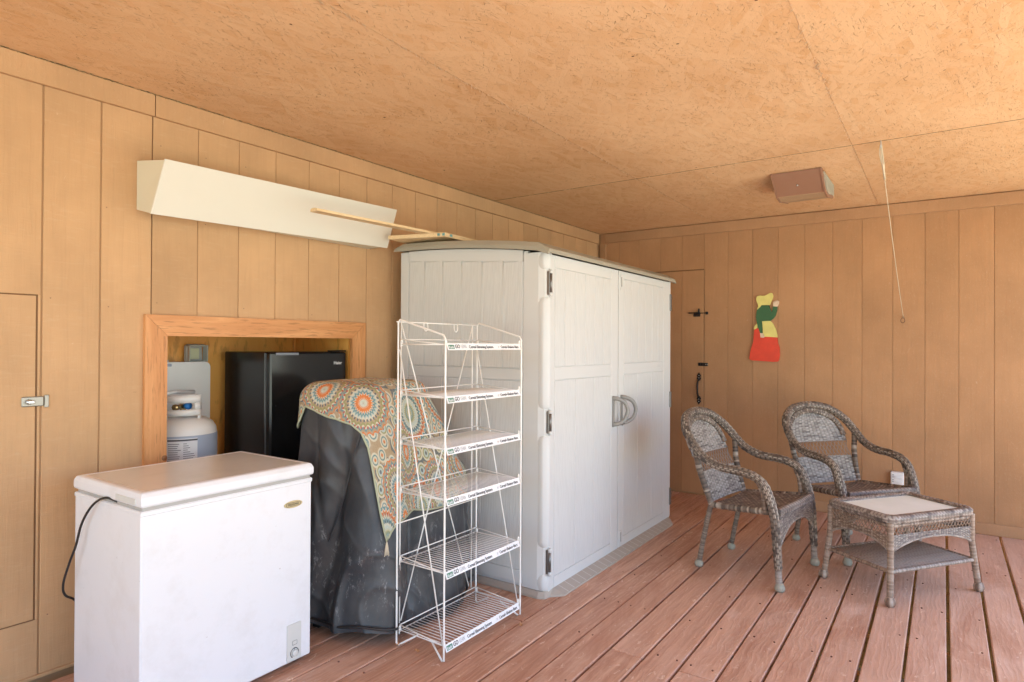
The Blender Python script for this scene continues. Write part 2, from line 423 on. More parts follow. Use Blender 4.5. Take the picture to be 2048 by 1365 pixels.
def mat_suzani():
    """medallion print: jittered rings with petals"""
    g = G('medallion_print_cloth', .85, spec=.1)
    def layer(scale, off, rnds, nbase):
        mp = g.n('ShaderNodeMapping'); tc = g.n('ShaderNodeTexCoord'); g.L(tc.outputs['UV'], mp.inputs[0])
        mp.inputs['Scale'].default_value = (scale,) * 3; mp.inputs['Location'].default_value = off
        vo = g.n('ShaderNodeTexVoronoi', voronoi_dimensions='2D', feature='F1'); vo.inputs['Scale'].default_value = 1; vo.inputs['Randomness'].default_value = rnds
        g.L(mp.outputs[0], vo.inputs['Vector'])
        sub = g.n('ShaderNodeVectorMath', operation='SUBTRACT'); g.L(mp.outputs[0], sub.inputs[0]); g.L(vo.outputs['Position'], sub.inputs[1])
        sx = g.n('ShaderNodeSeparateXYZ'); g.L(sub.outputs[0], sx.inputs[0])
        ang = g.math('ARCTAN2', sx.outputs[1], sx.outputs[0]); r = vo.outputs['Distance']
        rnd_ = g.sep(vo.outputs['Color'])
        return ang, r, rnd_
    ang, r, rd = layer(3.5, (.30, .42, 0), .8, 1)
    cream = (.60, .55, .42); orange = (.62, .17, .035); teal = (.13, .25, .27); olive = (.30, .29, .12); slate = (.10, .12, .14); pale = (.42, .50, .46); red = (.45, .07, .05); tan = (.40, .29, .18)
    rings = None; col = None
    # petal edge: radius wobbles with angle
    def petal(nn, amp):
        a = g.math('MULTIPLY', ang, nn / 2); return g.math('MULTIPLY', g.math('ABSOLUTE', g.math('SINE', a)), amp)
    rr = g.math('ADD', r, g.math('MULTIPLY', g.noise(None, 40, 2), .0))
    bandA = g.ramp(g.math('ADD', rr, petal(22, .045)), [(0, slate), (.03, cream), (.055, pale), (.085, cream), (.10, orange), (.175, cream), (.195, teal), (.235, pale), (.262, cream), (.30, tan), (.345, olive), (.39, cream), (.42, teal), (.46, tan), (.50, orange), (.525, pale), (.58, olive)], 'CONSTANT')
    bandB = g.ramp(g.math('ADD', rr, petal(30, .05)), [(0, orange), (.025, cream), (.05, olive), (.09, cream), (.11, teal), (.15, olive), (.19, cream), (.21, pale), (.262, cream), (.295, teal), (.36, cream), (.39, tan), (.43, orange), (.465, cream), (.49, teal), (.54, cream), (.60, olive)], 'CONSTANT')
    c = g.mix(g.math('GREATER_THAN', rd, .5), bandA, bandB)
    # ring of dark seeds
    seed = g.math('SINE', g.math('MULTIPLY', ang, 26)); band = g.math('MULTIPLY', g.math('GREATER_THAN', rr, .262), g.math('LESS_THAN', rr, .30))
    c = g.mix(g.math('MULTIPLY', g.math('GREATER_THAN', seed, .15), band), c, slate)
    seed2 = g.math('SINE', g.math('MULTIPLY', ang, 34)); band2 = g.math('MULTIPLY', g.math('GREATER_THAN', rr, .37), g.math('LESS_THAN', rr, .41))
    c = g.mix(g.math('MULTIPLY', g.math('GREATER_THAN', seed2, .25), band2), c, red)
    # small fill between
    ang2, r2_, rd2 = layer(15, (.1, .3, 0), .7, 1)
    small = g.ramp(r2_, [(0, orange), (.12, cream), (.26, teal), (.36, cream), (.5, tan)], 'CONSTANT')
    small2 = g.ramp(r2_, [(0, slate), (.14, pale), (.3, olive), (.4, cream), (.55, slate)], 'CONSTANT')
    sm_ = g.mix(g.math('GREATER_THAN', rd2, .5), small, small2)
    c = g.mix(g.math('MULTIPLY', g.math('GREATER_THAN', rr, .50), .9), c, sm_)
    c = g.mix(.12, c, g.ramp(g.noise(g.co('UV', (90, 90, 1)), 1, 2), [(.35, (.2, .2, .18)), (.65, (.7, .62, .48))]))
    g.col(c); g.bump(g.noise(g.co('UV', (420, 420, 1)), 1, 2), .25, .001); return g.m
M['suzani'] = mat_suzani()
M['hem'] = G('pale_green_hem', .85).col((.42, .44, .30)).m

def mat_wicker(name, stops, rough=.5):
    g = G(name, rough, spec=.35)
    at = g.n('ShaderNodeAttribute', attribute_name='tone')
    c = g.ramp(at.outputs['Fac'], stops)
    c = g.mix(g.math('MULTIPLY', g.ramp(g.noise(g.co('Object', (70, 70, 70)), 1, 2), [(.4, 0.), (.62, 1.)]), .30), c, (.16, .12, .10))
    g.col(c); return g.m
M['wick'] = mat_wicker('grey_brown_wicker', [(0, (.030, .024, .022)), (.22, (.085, .064, .050)), (.5, (.155, .118, .090)), (.75, (.26, .21, .165)), (1, (.52, .46, .38))])
M['wickpale'] = mat_wicker('pale_weave', [(0, (.04, .035, .034)), (.2, (.115, .10, .092)), (.42, (.26, .235, .21)), (1, (.49, .46, .42))])
M['wickmid'] = mat_wicker('mid_weave', [(0, (.04, .034, .033)), (.2, (.12, .10, .09)), (.5, (.205, .168, .143)), (1, (.46, .41, .36))])
M['wickbrown'] = mat_wicker('brown_wicker', [(0, (.07, .045, .035)), (.3, (.20, .135, .095)), (.6, (.33, .25, .19)), (1, (.55, .48, .41))])
M['foot'] = G('grey_green_foot_cap', .6).col((.33, .32, .26)).m
def mat_frost():
    g = G('pebbled_glass_top', .5, spec=.4)
    g.col(g.mix(g.ramp(g.noise(g.co('Object', (5, 5, 5)), 1, 5), [(.4, 0.), (.7, 1.)]), (.78, .84, .77), (.84, .89, .83)))
    g.bump(g.noise(g.co('Object', (140, 140, 140)), 1, 2), .25, .001); return g.m
M['frost'] = mat_frost()
M['glassclear'] = G('clear_plastic', .12, spec=.6).col((.62, .64, .58)).m
M['tank'] = mat_enamel('propane_tank_paint', (.76, .76, .74), .35, .3)
M['tankblue'] = G('tank_sleeve_blue_grey', .4).col((.36, .42, .52)).m
M['paper'] = mat_enamel('printed_label', (.72, .73, .74), .5, .15)
M['blue'] = G('blue_knob', .4).col((.02, .18, .52)).m
M['brass'] = G('brass_valve', .3, .9).col((.55, .40, .18)).m
M['spk'] = mat_enamel('brown_speaker_box', (.30, .155, .098), .5, .12)
M['spk2'] = mat_enamel('brown_speaker_base', (.40, .26, .155), .5, .3)
M['grille'] = G('speaker_grille', .6, .2).col((.40, .38, .31)).m
M['white'] = G('white_plastic', .35).col((.80, .80, .78)).m
M['string'] = G('string', .9).col((.62, .54, .40)).m
for k, c in dict(p_yel=(.80, .72, .22), p_grn=(.035, .13, .045), p_red=(.74, .055, .018), p_skin=(.80, .62, .44)).items():
    g = G('paint_' + k[2:], .5); nz = g.noise(g.co('Object', (8, 8, 8)), 2, 4)
    g.col(g.mix(g.ramp(nz, [(.35, 0.), (.7, 1.)]), tuple(x * .88 for x in c), c)); M[k] = g.m
M['plyedge'] = G('ply_edge', .8).col((.25, .15, .08)).m
M['leaf'] = G('dry_leaf', .8).col((.50, .27, .13)).m
def mat_ground():
    g = G('pale_bounce_ground', .95, spec=.1)  # unseen ground, its colour raised to bounce more light up under the roof
    g.col(g.mix(g.ramp(g.noise(g.co('Object', (1, 1, 1)), 1.2, 6), [(.35, 0.), (.65, 1.)]), (.32, .34, .27), (.40, .41, .34))); return g.m
M['ground'] = mat_ground()
M['soil'] = G('under_deck_soil', .95).col((.30, .22, .13)).m

# ============================================================ THE SETTING
XB = 5.532                                   # plane of the back wall
def zc(x): return 2.424 - (x - .853) * .0064
def struct(name, mb, mat, loc=None):
    o = mb.build(name, mat, None, loc); o['kind'] = 'structure'; return o
m = MB(); m.grid(lambda u, v: ((u - .5) * 1600, (v - .5) * 1600, -.62), 2, 2); struct('ground', m, M['ground'])
m = MB(); m.box((-3.4, -1.35, -.60), (5.9, 3.2, -.585)); struct('soil', m, M['soil'])

deck = thing('deck', None, None, kind='structure')
PITCH_B = .1515; joints = {11: [2.504], 7: [2.50], 5: [2.491], 8: [], 9: []}
bi = 0
for k in range(-9, 20):
    y0 = -.0186 + PITCH_B * k
    gap = .013 if y0 < .45 else (.0085 if y0 < 1.2 else .0055)
    if y0 > 2.78: continue
    js = joints.get(k, [[-.6, 4.27], [1.2], [3.3 - 2.4], [-1.9]][k % 4])
    js = [j for j in js if not (k < 5 and 1.9 < j < 5.4 and k not in joints)]
    ends = [-2.0] + sorted(js) + [XB - .004]
    for a, b in zip(ends[:-1], ends[1:]):
        m = MB(); hz = (rnd(k, a) - .5) * .0035
        L = b - .0025 - a; yA = (rnd(k, b) - .5) * .0022
        m.box((0, -(PITCH_B - gap) / 2, -.030), (L, (PITCH_B - gap) / 2, 0), .004)
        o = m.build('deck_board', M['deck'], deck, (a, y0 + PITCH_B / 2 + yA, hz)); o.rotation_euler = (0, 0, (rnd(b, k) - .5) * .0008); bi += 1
jm = MB(); jm.box((-.019, -1.32, -.19), (.019, 2.85, -.036), .002); me_j = None
for i in range(19):
    x = -1.9 + i * .406
    if me_j is None: o = jm.build('joist', M['joist'], deck, (x, 0, 0)); me_j = o.data
    else:
        o = bpy.data.objects.new('joist', me_j); sc.collection.objects.link(o); o.parent = deck; o.location = (x, 0, 0)
m = MB()
for k in range(-9, 19):                      # deck screws in pairs over the joists
    for i in range(4, 19):
        x = -1.9 + i * .406; y0 = -.0186 + PITCH_B * k
        for f_ in (.2, .74):
            if rnd(k, i, f_) < .55: continue
            cx, cy = x + (rnd(i, k, f_ + 2) - .5) * .012, y0 + PITCH_B * f_ + (rnd(k, i, f_ + 5) - .5) * .012
            m.add([(cx + .0042 * math.cos(q * PI / 4), cy + .0042 * math.sin(q * PI / 4), .0022) for q in range(8)] + [(cx + .0036 * math.cos(q * PI / 4), cy + .0036 * math.sin(q * PI / 4), -.004) for q in range(8)], [list(range(8))] + [(q, (q + 1) % 8, 8 + (q + 1) % 8, 8 + q) for q in range(8)])
o = m.build('screw_head', G('deck_screw', .6, .4).col((.24, .125, .085)).m, deck); o['kind'] = 'stuff'

# ceiling: strand board sheets
ceil = thing('ceiling', None, None, kind='structure')
ys = [2.98, 1.66, .41, -.84, -1.35]; xs = [-2.0, 3.85, XB + .01]
for i in range(2):
    for j in range(4):
        a, b = xs[i] + .0045, xs[i + 1] - .0055; y1, y0 = ys[j] - (.0003 if j == 2 else .0009), ys[j + 1] + (.0003 if j == 1 else .0009)
        m = MB(); m.box((-(b - a) / 2, -(y1 - y0) / 2, 0), ((b - a) / 2, (y1 - y0) / 2, .011), .001)
        cx = (a + b) / 2
        o = m.build('strand_board_sheet', M['osb'], ceil, (cx, (y0 + y1) / 2, zc(cx) + (rnd(i, j) - .5) * .001)); o.rotation_euler = (0, .0064 + (rnd(j, i) - .5) * .0004, 0)
for j in range(4):
    m = MB(); m.box((3.844, ys[j + 1], zc(3.85) + .0008), (3.8555, ys[j], zc(3.85) + .009)); m.build('open_joint', M['groove'], ceil)
m = MB(); m.box((-2.1, -1.45, 2.47), (6.6, 3.4, 2.56)); m.build('roof_deck', M['groove'], ceil)
# torn edges and paint ridges along the seams
m = MB()
for s_ in range(520):
    if rnd(s_, 3) < .85:
        x = .6 + 4.9 * rnd(s_, 1); y = 1.66 + (rnd(s_, 2) - .5) * .012; z = zc(x)
        if rnd(s_, 8) > .55: y = .41 + (rnd(s_, 2) - .5) * .01
    else:
        y = -.8 + 3.5 * rnd(s_, 1); x = 3.85 + (rnd(s_, 2) - .5) * .012; z = zc(x)
    l = .006 + .026 * rnd(s_, 5) ** 2; w_ = .0015 + .003 * rnd(s_, 6); a = rnd(s_, 7) * .8 + (0 if rnd(s_, 3) < .85 else 1.2)
    c_, n_ = math.cos(a), math.sin(a); d = .001 + .003 * rnd(s_, 9)
    m.add([(x - c_ * l, y - n_ * l, z), (x + c_ * l, y + n_ * l, z - d), (x + n_ * w_, y - c_ * w_, z - .0005), (x - n_ * w_, y + c_ * w_, z - .0005)], [(0, 3, 1, 2), (0, 2, 1), (0, 1, 3)])
o = m.build('splinter', G('pale_splinter', .8).col((.78, .58, .38)).m, ceil); o['kind'] = 'stuff'

# left wall (house side) in its own frame: u along the wall, local y towards the house
AX, AY, BX, BY = 1.014, 2.924, 5.532, 2.774
WANG = math.atan2(BY - AY, BX - AX)
def on_left(x): return AY + (x - AX) * (BY - AY) / (BX - AX)
wl = thing('wall_left', None, None, (AX, AY, 0), WANG, kind='structure')
def ul(x): return (x - AX) / math.cos(WANG)
G0 = 1.401; GP = .2045
NX0, NX1, NZ0, NZ1 = ul(1.45), ul(2.52), .60, 1.36
m = MB()
DX1, DZ0, DZ1 = ul(.975), .234, 1.496
m.box((ul(-3.2), .0045, -.1), (NX0 - .02, .030, 2.6)); m.box((NX1 + .02, .0045, -.1), (ul(5.54), .030, 2.6))
m.box((NX0 - .02, .0045, NZ1 + .02), (NX1 + .02, .030, 2.6)); m.box((NX0 - .02, .0045, -.1), (NX1 + .02, .030, NZ0 - .02))
m.build('sheathing', M['groove_paint'], wl)
k = -22
while True:
    a = ul(G0 + GP * k); b = a + GP; k += 1
    if a > ul(5.52): break
    wide = .0030 if b <= ul(1.42) else .0014
    seam = .0028 if (k % 6 == 1) else wide
    a0, b0 = a + wide, b - (seam if (k % 6 == 0) else wide)
    zt = zc(AX + a) - .006
    spans = [(0.006, zt)]
    def cut(sp, lo, hi):
        out = []
        for p, q in sp:
            if hi <= p or lo >= q: out.append((p, q)); continue
            if lo > p: out.append((p, lo))
            if hi < q: out.append((hi, q))
        return out
    pieces = [(a0, b0, 0.006, zt)]
    def cutrect(ps, u0, u1, z0, z1):
        out = []
        for p in ps:
            x0, x1, q0, q1 = p
            if x1 <= u0 or x0 >= u1 or q1 <= z0 or q0 >= z1: out.append(p); continue
            if q0 < z0: out.append((x0, x1, q0, z0))
            if q1 > z1: out.append((x0, x1, z1, q1))
            zz0, zz1 = max(q0, z0), min(q1, z1)
            if x0 < u0: out.append((x0, u0, zz0, zz1))
            if x1 > u1: out.append((u1, x1, zz0, zz1))
        return out
    pieces = cutrect(pieces, NX0, NX1, NZ0, NZ1)
    pieces = cutrect(pieces, ul(.13), DX1 + .005, DZ0 - .005, DZ1 + .005)
    for p in pieces:
        m = MB(); m.box((p[0], 0, p[2]), (p[1], .015, p[3]), .0018); m.build('siding_board', M['siding_l'], wl)
for kk in range(-2, 4):
    x = G0 + GP * 6 * kk
    if x > 5.4 or x < -1.8: continue
    m = MB(); m.box((ul(x) - .002, .003, (1.445 if 1.37 < x < 2.61 else .01)), (ul(x) + .002, .0048, zc(x) - .01)); m.build('panel_seam', M['groove'], wl)
m = MB(); m.box((DX1 - .001, .0025, DZ0 - .005), (DX1 + .005, .0048, DZ1 + .005)); m.build('door_gap', M['groove'], wl)
m = MB(); m.box((ul(.13), .0025, DZ1), (DX1, .0048, DZ1 + .005)); m.build('door_gap', M['groove'], wl)
m = MB(); m.box((ul(.13), .0025, DZ0 - .005), (DX1, .0048, DZ0)); m.build('door_gap', M['groove'], wl)
# trim boards under the ceiling
for a, b in ((-3.2, 1.4), (1.404, 5.50)):
    m = MB(); x0, x1 = ul(a), ul(b)
    m.add([(x0, -.019, zc(a) - .098), (x1, -.019, zc(b) - .098), (x1, -.001, zc(b) - .098), (x0, -.001, zc(a) - .098),
           (x0, -.019, zc(a) - .004), (x1, -.019, zc(b) - .004), (x1, -.001, zc(b) - .004), (x0, -.001, zc(a) - .004)],
          [(0, 3, 2, 1), (4, 5, 6, 7), (0, 1, 5, 4), (1, 2, 6, 5), (2, 3, 7, 6), (3, 0, 4, 7)])
    m.build('trim_board', M['trim'], wl)
m = MB(); m.box((ul(-3.2), -.012, .002), (ul(5.5), -.001, .016), .002); m.build('base_strip', M['trim'], wl)
# frayed strip where ceiling meets trim
m = MB()
for s_ in range(420):
    x = .5 + 5 * (s_ + rnd(s_, 1)) / 420; y = on_left(x) - .012 - .012 * rnd(s_, 2); l = .004 + .014 * rnd(s_, 3); h = .002 + .006 * rnd(s_, 4)
    z = zc(x)
    m.add([(x - l, y, z), (x + l, y, z), (x, y - .004, z - h), (x, y + .004, z - h * .4)], [(0, 1, 2), (0, 2, 3), (1, 3, 2)])
o = m.build('frayed_edge', mat_oak('frayed_edge_strands', (.17, .12, .05), (.36, .27, .14), (60, 60, 60), .9), wl); o.matrix_parent_inverse = (Matrix.Translation((AX, AY, 0)) @ Matrix.Rotation(WANG, 4, 'Z')).inverted(); o['kind'] = 'stuff'

m = MB()                                     # siding nails, painted over
for kk in range(-6, 20):
    x = G0 + GP * kk + .03
    for z in (.25, .66, 1.07, 1.48, 1.89, 2.2):
        if rnd(kk, z) < .35 or (1.35 < x < 2.62 and z < 1.46) or x < 1.0 and z < 1.5: continue
        u, zz = ul(x) + (rnd(kk, z, 2) - .5) * .02, z + (rnd(kk, z, 3) - .5) * .03
        m.add([(u + .003 * math.cos(q * PI / 3), -.0008, zz + .003 * math.sin(q * PI / 3)) for q in range(6)], [list(range(6))])
o = m.build('nail_head', G('painted_nail', .6).col((.30, .17, .09)).m, wl); o['kind'] = 'stuff'
# access door in the left wall
d = thing('access_door', 'plain tan board door cut flush into the left wall beside the chest freezer', 'door', (AX, AY, 0), WANG)
for a, b in ((.135, .376), (.379, .580), (.583, .785), (.788, .9735)):
    m = MB(); m.box((ul(a), -.001, DZ0), (ul(b), .013, DZ1), .0015); m.build('door_board', M['siding_l'], d)
h = MB(); h.box((ul(.928), -.009, 1.064), (ul(1.0), -.0015, 1.103), .004); ho = h.build('latch_plate', M['zinc'], d)
h = MB(); h.box((ul(1.002), -.006, 1.058), (ul(1.018), -.0015, 1.107), .002); h.build('latch_keeper', M['zinc'], ho)
h = MB(); h.tube([(ul(.950), -.004, 1.083), (ul(.950), -.022, 1.083)], .010, 12); h.box((ul(.944), -.031, 1.076), (ul(.965), -.022, 1.090), .003); h.build('latch_knob', M['steel'], ho)

# back wall
wb = thing('wall_back', None, None, (XB, 0, 0), 0, kind='structure')
m = MB(); m.box((.0045, -1.9, -.1), (.03, 3.1, 2.6)); m.build('sheathing', M['groove_paint'], wb)
DY0, DY1, DT = 1.7445, 2.62, 1.989
for k in range(-8, 16):
    a, b = -.292 + .2032 * k, -.292 + .2032 * (k + 1)
    gA = .0012; 
    if a > 2.74: continue
    z1 = 2.392
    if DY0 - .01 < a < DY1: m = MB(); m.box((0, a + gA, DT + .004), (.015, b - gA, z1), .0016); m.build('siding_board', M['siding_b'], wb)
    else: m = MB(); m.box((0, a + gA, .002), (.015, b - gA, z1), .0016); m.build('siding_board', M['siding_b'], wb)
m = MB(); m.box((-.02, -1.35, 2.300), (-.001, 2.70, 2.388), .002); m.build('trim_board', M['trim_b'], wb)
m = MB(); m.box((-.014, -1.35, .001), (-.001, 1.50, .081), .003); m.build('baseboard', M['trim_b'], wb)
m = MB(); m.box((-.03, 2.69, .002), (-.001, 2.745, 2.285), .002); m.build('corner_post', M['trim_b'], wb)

m = MB(); m.box((.002, DY0 - .001, .01), (.0048, DY0 + .005, DT + .004)); m.build('door_gap', M['groove'], wb)
m = MB(); m.box((.002, DY0 + .005, DT - .006), (.0048, DY1, DT + .004)); m.build('door_gap', M['groove'], wb)
d = thing('shed_door', 'tan plank door with black latch and pull handle, flush in the back wall beside the resin cabinet', 'door', (XB, 0, 0))
for k in range(10, 14):
    a, b = -.292 + .2032 * k, -.292 + .2032 * (k + 1)
    m = MB(); m.box((-.003, a + (.006 if k == 10 else .0012), .012), (.012, b - .0012, DT - .006), .0016); m.build('door_board', M['siding_b'], d)
m = MB()   # gravity latch
m.box((-.010, 1.775, 1.572), (-.003, 1.835, 1.612), .002); m.box((-.024, 1.772, 1.600), (-.012, 1.878, 1.610), .003); m.box((-.030, 1.776, 1.598), (-.014, 1.790, 1.642), .003)
m.tube([(-.018, 1.776, 1.602), (-.018, 1.715, 1.601)], .0035, 8); m.tube([(-.018, 1.722, 1.613), (-.018, 1.712, 1.602), (-.018, 1.722, 1.590)], .003, 6)
m.box((-.008, 1.706, 1.590), (-.001, 1.726, 1.614), .002); m.box((-.02, 1.80, 1.574), (-.01, 1.826, 1.588), .003); m.build('gate_latch', M['iron'], d)
m = MB(); m.box((-.012, 1.706, 1.136), (-.003, 1.792, 1.164), .003); m.box((-.022, 1.768, 1.138), (-.012, 1.774, 1.162), .001); so_ = m.build('hasp', M['iron'], d)
m = MB(); m.box((-.0135, 1.702, 1.145), (-.012, 1.712, 1.156)); m.tube([(-.012, 1.722, 1.151), (-.016, 1.722, 1.151)], .0045, 8); m.build('hasp_screw', M['steel'], so_)
m = MB()
prof = smoothpath([(-.006, 1.788, 1.015), (-.03, 1.789, .995), (-.042, 1.788, .945), (-.038, 1.786, .89), (-.02, 1.785, .862), (-.006, 1.785, .855)], 6)
m.tube(prof, .0085, 8)
for zc_, sg in ((1.035, 1), (.838, -1)):
    pl = [(1.785 + dy, zc_ + sg * dz) for dy, dz in ((-.010, -.030), (.010, -.030), (.020, -.006), (.010, .002), (.019, .014), (.0, .045), (-.019, .014), (-.010, .002), (-.020, -.006))]
    m.prism(pl, 'x', -.008, -.003)
ho = m.build('door_handle', M['iron'], d)
m = MB()
for z in (1.030, 1.050, .842, .822): m.tube([(-.008, 1.785, z), (-.0105, 1.785, z)], .004, 8)
m.build('handle_screw', M['steel'], ho)

# open side of the porch: posts and beam beyond the frame
for i, x in enumerate((-1.9, .5, 2.95, 5.42)):
    m = MB(); m.box((x - .05, -1.34, -.6), (x + .05, -1.24, 2.27), .004); o = m.build('porch_post', M['trim'], None)
    tag(o, ['square tan post at the near end of the open porch side', 'square tan post second from the near end of the open side', 'square tan post third along the open porch side', 'square tan post where the open side meets the back wall'][i], 'post', 'posts along the open porch side')
m = MB(); m.box((-2.0, -1.35, 2.272), (5.53, -1.23, 2.40), .004); tag(m.build('porch_beam', M['trim'], None), 'long tan beam under the roof along the open side of the porch', 'beam')

# ============================================================ RECESS IN THE LEFT WALL
rec = thing('recess', None, None, (AX, AY, 0), WANG, kind='structure')
RD = .56
m = MB(); m.box((NX0 - .10, RD, .55), (NX1 + .02, RD + .012, 1.62)); m.build('plywood_panel', M['ply'], rec)
m = MB(); m.box((NX0 - .118, .032, .55), (NX0 - .10, RD, 1.62)); m.build('plywood_panel', M['ply'], rec)
m = MB(); m.box((NX1 + .001, .032, .55), (NX1 + .019, RD - .001, 1.62)); m.build('plywood_panel', M['ply'], rec)
m = MB(); m.box((NX0 - .10, .032, 1.60), (NX1, RD - .001, 1.618)); m.build('plywood_panel', M['ply'], rec)
m = MB(); m.box((NX0 - .10, .032, .56), (NX1, RD - .001, .598)); m.build('shelf_board', M['ply'], rec)
m = MB(); m.box((NX1 - .018, RD - .018, .60), (NX1 - .001, RD - .002, 1.598), .003); m.build('corner_strip', M['ply'], rec)

fr = thing('recess_frame', 'mitred oak frame around the recess holding the small black fridge', 'frame', (AX, AY, 0), WANG)
o0, o1, i0, i1 = ul(1.367), ul(2.607), ul(1.462), ul(2.509); zt, zi, zb = 1.440, 1.346, .56
T0, T1 = -.021, -.0005
m = MB(); m.prism([(o0, zb), (i0, zb), (i0, zi - .0006), (o0, zt - .0006)], 'y', T0, T1); m.build('frame_upright', M['oak_z'], fr)
m = MB(); m.prism([(i1, zb), (o1, zb), (o1, zt - .0006), (i1, zi - .0006)], 'y', T0, T1); m.build('frame_upright', M['oak_z'], fr)
m = MB(); m.prism([(o0 + .0006, zt), (i0 + .0006, zi), (i1 - .0006, zi), (o1 - .0006, zt)], 'y', T0, T1); m.build('frame_header', M['oak_x'], fr)
m = MB(); m.box((i0 - .018, T0 - .001, .70), (i0 - .0005, .03, zi - .002)); m.build('jamb', M['oak_z'], fr)
m = MB(); m.tube([(ul(1.452), T0 - .0015, .797), (ul(1.452), T0 + .001, .797)], .012, 16); m.build('frame_knot', G('knot', .6).col((.30, .13, .05)).m, fr)

# fridge (front flush with the wall)
f = thing('mini_fridge', 'small black fridge standing in the oak-framed recess', 'fridge', (2.252, on_left(2.25) + .02, .60), WANG)
fw_, fd, fh = .494, .40, .668
m = MB(); m.box((-fw_ / 2, .052, .01), (fw_ / 2, .052 + fd, fh), .005); m.build('fridge_body', M['fridge'], f)
m = MB(); m.box((-fw_ / 2, .044, .02), (fw_ / 2 - .004, .053, fh - .006), .002); m.build('door_seal', G('dark_seal', .5).col((.07, .07, .07)).m, f)
m = MB(); m.box((-fw_ / 2, 0, .015), (fw_ / 2, .044, fh - .002), .008); dr = m.build('fridge_door', M['fridge_door'], f)
m = MB(); m.box((fw_ / 2 - .10, -.002, fh + .001), (fw_ / 2 - .002, .05, fh + .009), .003); m.build('hinge_cover', M['fridge'], f)
m = MB(); m.box((-fw_ / 2 + .03, -.0015, fh - .016), (-fw_ / 2 + .17, .0005, fh - .003), .001); m.build('door_grip', G('grip_grey', .3).col((.20, .21, .24)).m, dr)

def text_mesh(body, size, name, mat, parent, loc, rot, bold=0.0, shear=0.0, sx=1.0, align='LEFT'):
    cu = bpy.data.curves.new(name, 'FONT'); cu.body = body; cu.size = size; cu.offset = bold; cu.shear = shear; cu.extrude = .0002; cu.align_x = align
    cu.resolution_u = 3
    t = bpy.data.objects.new('tmp', cu); sc.collection.objects.link(t)
    dg = bpy.context.evaluated_depsgraph_get(); me = bpy.data.meshes.new_from_object(t.evaluated_get(dg)); bpy.data.objects.remove(t)
    me.materials.clear(); me.materials.append(mat)
    o = bpy.data.objects.new(name, me); sc.collection.objects.link(o); o.parent = parent; o.location = loc; o.rotation_euler = rot; o.scale = (sx, 1, 1); return o
text_mesh('Haier', .026, 'lettering', M['white'], dr, (.155, -.0012, fh - .072), (PI / 2, 0, 0), .0004)

# propane tank
t = thing('propane_tank', 'grey-white propane tank with blue valve knob, in the recess behind the oak frame', 'gas tank', (1.645, 3.10, .60))
m = MB(); m.lathe([(.10, 0), (.105, .02), (.10, .03), (.135, .05), (.152, .08), (.154, .10), (.154, .275), (.150, .30), (.135, .325), (.105, .345), (.06, .357), (.02, .360)], n=40); m.build('tank_body', M['tank'], t)
m = MB(); m.lathe([(.1550, .085), (.1556, .10), (.1556, .268), (.1550, .272)], n=48); m.build('sleeve', M['tankblue'], t)
def arcpatch(m, r, a0, a1, z0, z1, n=14):
    m.grid(lambda u, v: (r * math.cos(a0 + (a1 - a0) * u), r * math.sin(a0 + (a1 - a0) * u), z0 + (z1 - z0) * v), n, 2)
CA = math.radians(-118)
m = MB(); arcpatch(m, .1562, CA - .75, CA + .42, .09, .262); lab = m.build('printed_label', M['paper'], t)
m = MB()
arcpatch(m, .1567, CA - .42, CA + .42, .250, .258); arcpatch(m, .1567, CA - .46, CA - .445, .09, .262, 2)
for q in range(15):
    z = .236 - q * .0098
    if q == 8: arcpatch(m, .1567, CA - .42, CA + .40, z - .004, z + .001); continue
    arcpatch(m, .1566, CA - .40, CA - .04 - .1 * rnd(q, 1), z, z + .0026, 5); arcpatch(m, .1566, CA + .02, CA + .24 + .14 * rnd(q, 2) - (.16 if q < 5 else 0), z, z + .0026, 5)
    arcpatch(m, .1566, CA - .72, CA - .50 - .08 * rnd(q, 3), z, z + .0026, 4)
m.build('printed_lines', M['ink'], lab)
m = MB(); arcpatch(m, .1568, CA - .72, CA - .52, .245, .256, 4); m.build('orange_mark', G('orange_print', .6).col((.70, .40, .10)).m, lab)
m = MB()   # collar with window
def collar(th0, th1, z0, z1): m.grid(lambda u, v: (.098 * math.cos(th0 + (th1 - th0) * u), .098 * math.sin(th0 + (th1 - th0) * u), z0 + (z1 - z0) * v), max(2, int((th1 - th0) * 10)), 1)
collar(CA - 1.6, CA + .95, .425, .462); collar(CA - 1.6, CA + .95, .362, .392); collar(CA + .55, CA + .95, .392, .425); collar(CA - 1.6, CA - .85, .392, .425)
collar(CA + .72, CA + .92, .345, .362); collar(CA - .9, CA - .75, .345, .362)
o = m.build('collar', M['tank'], t); solid(o, .004, 0)
m = MB(); a_ = 0; m.tube([(.098 * math.cos(CA - .9), .098 * math.sin(CA - .9), .466), (-.03, .02, .474), (.098 * math.cos(CA + 2.6), .098 * math.sin(CA + 2.6), .466)], .010, 8); m.build('collar_grip', M['tank'], t)
m = MB(); m.tube([(0, 0, .35), (0, 0, .415)], .014, 10); m.tube([(-.055, -.035, .402), (.012, -.002, .404)], .012, 10); m.tube([(-.060, -.038, .402), (-.045, -.029, .402)], .015, 8); m.build('valve', M['brass'], t)
m = MB(); ca, sa = math.cos(CA + .42), math.sin(CA + .42)
m.tube([(.030 * ca, .030 * sa, .405), (.060 * ca, .060 * sa, .408)], lambda i: (.014, .019)[i], 8); m.build('valve_knob', M['blue'], t)

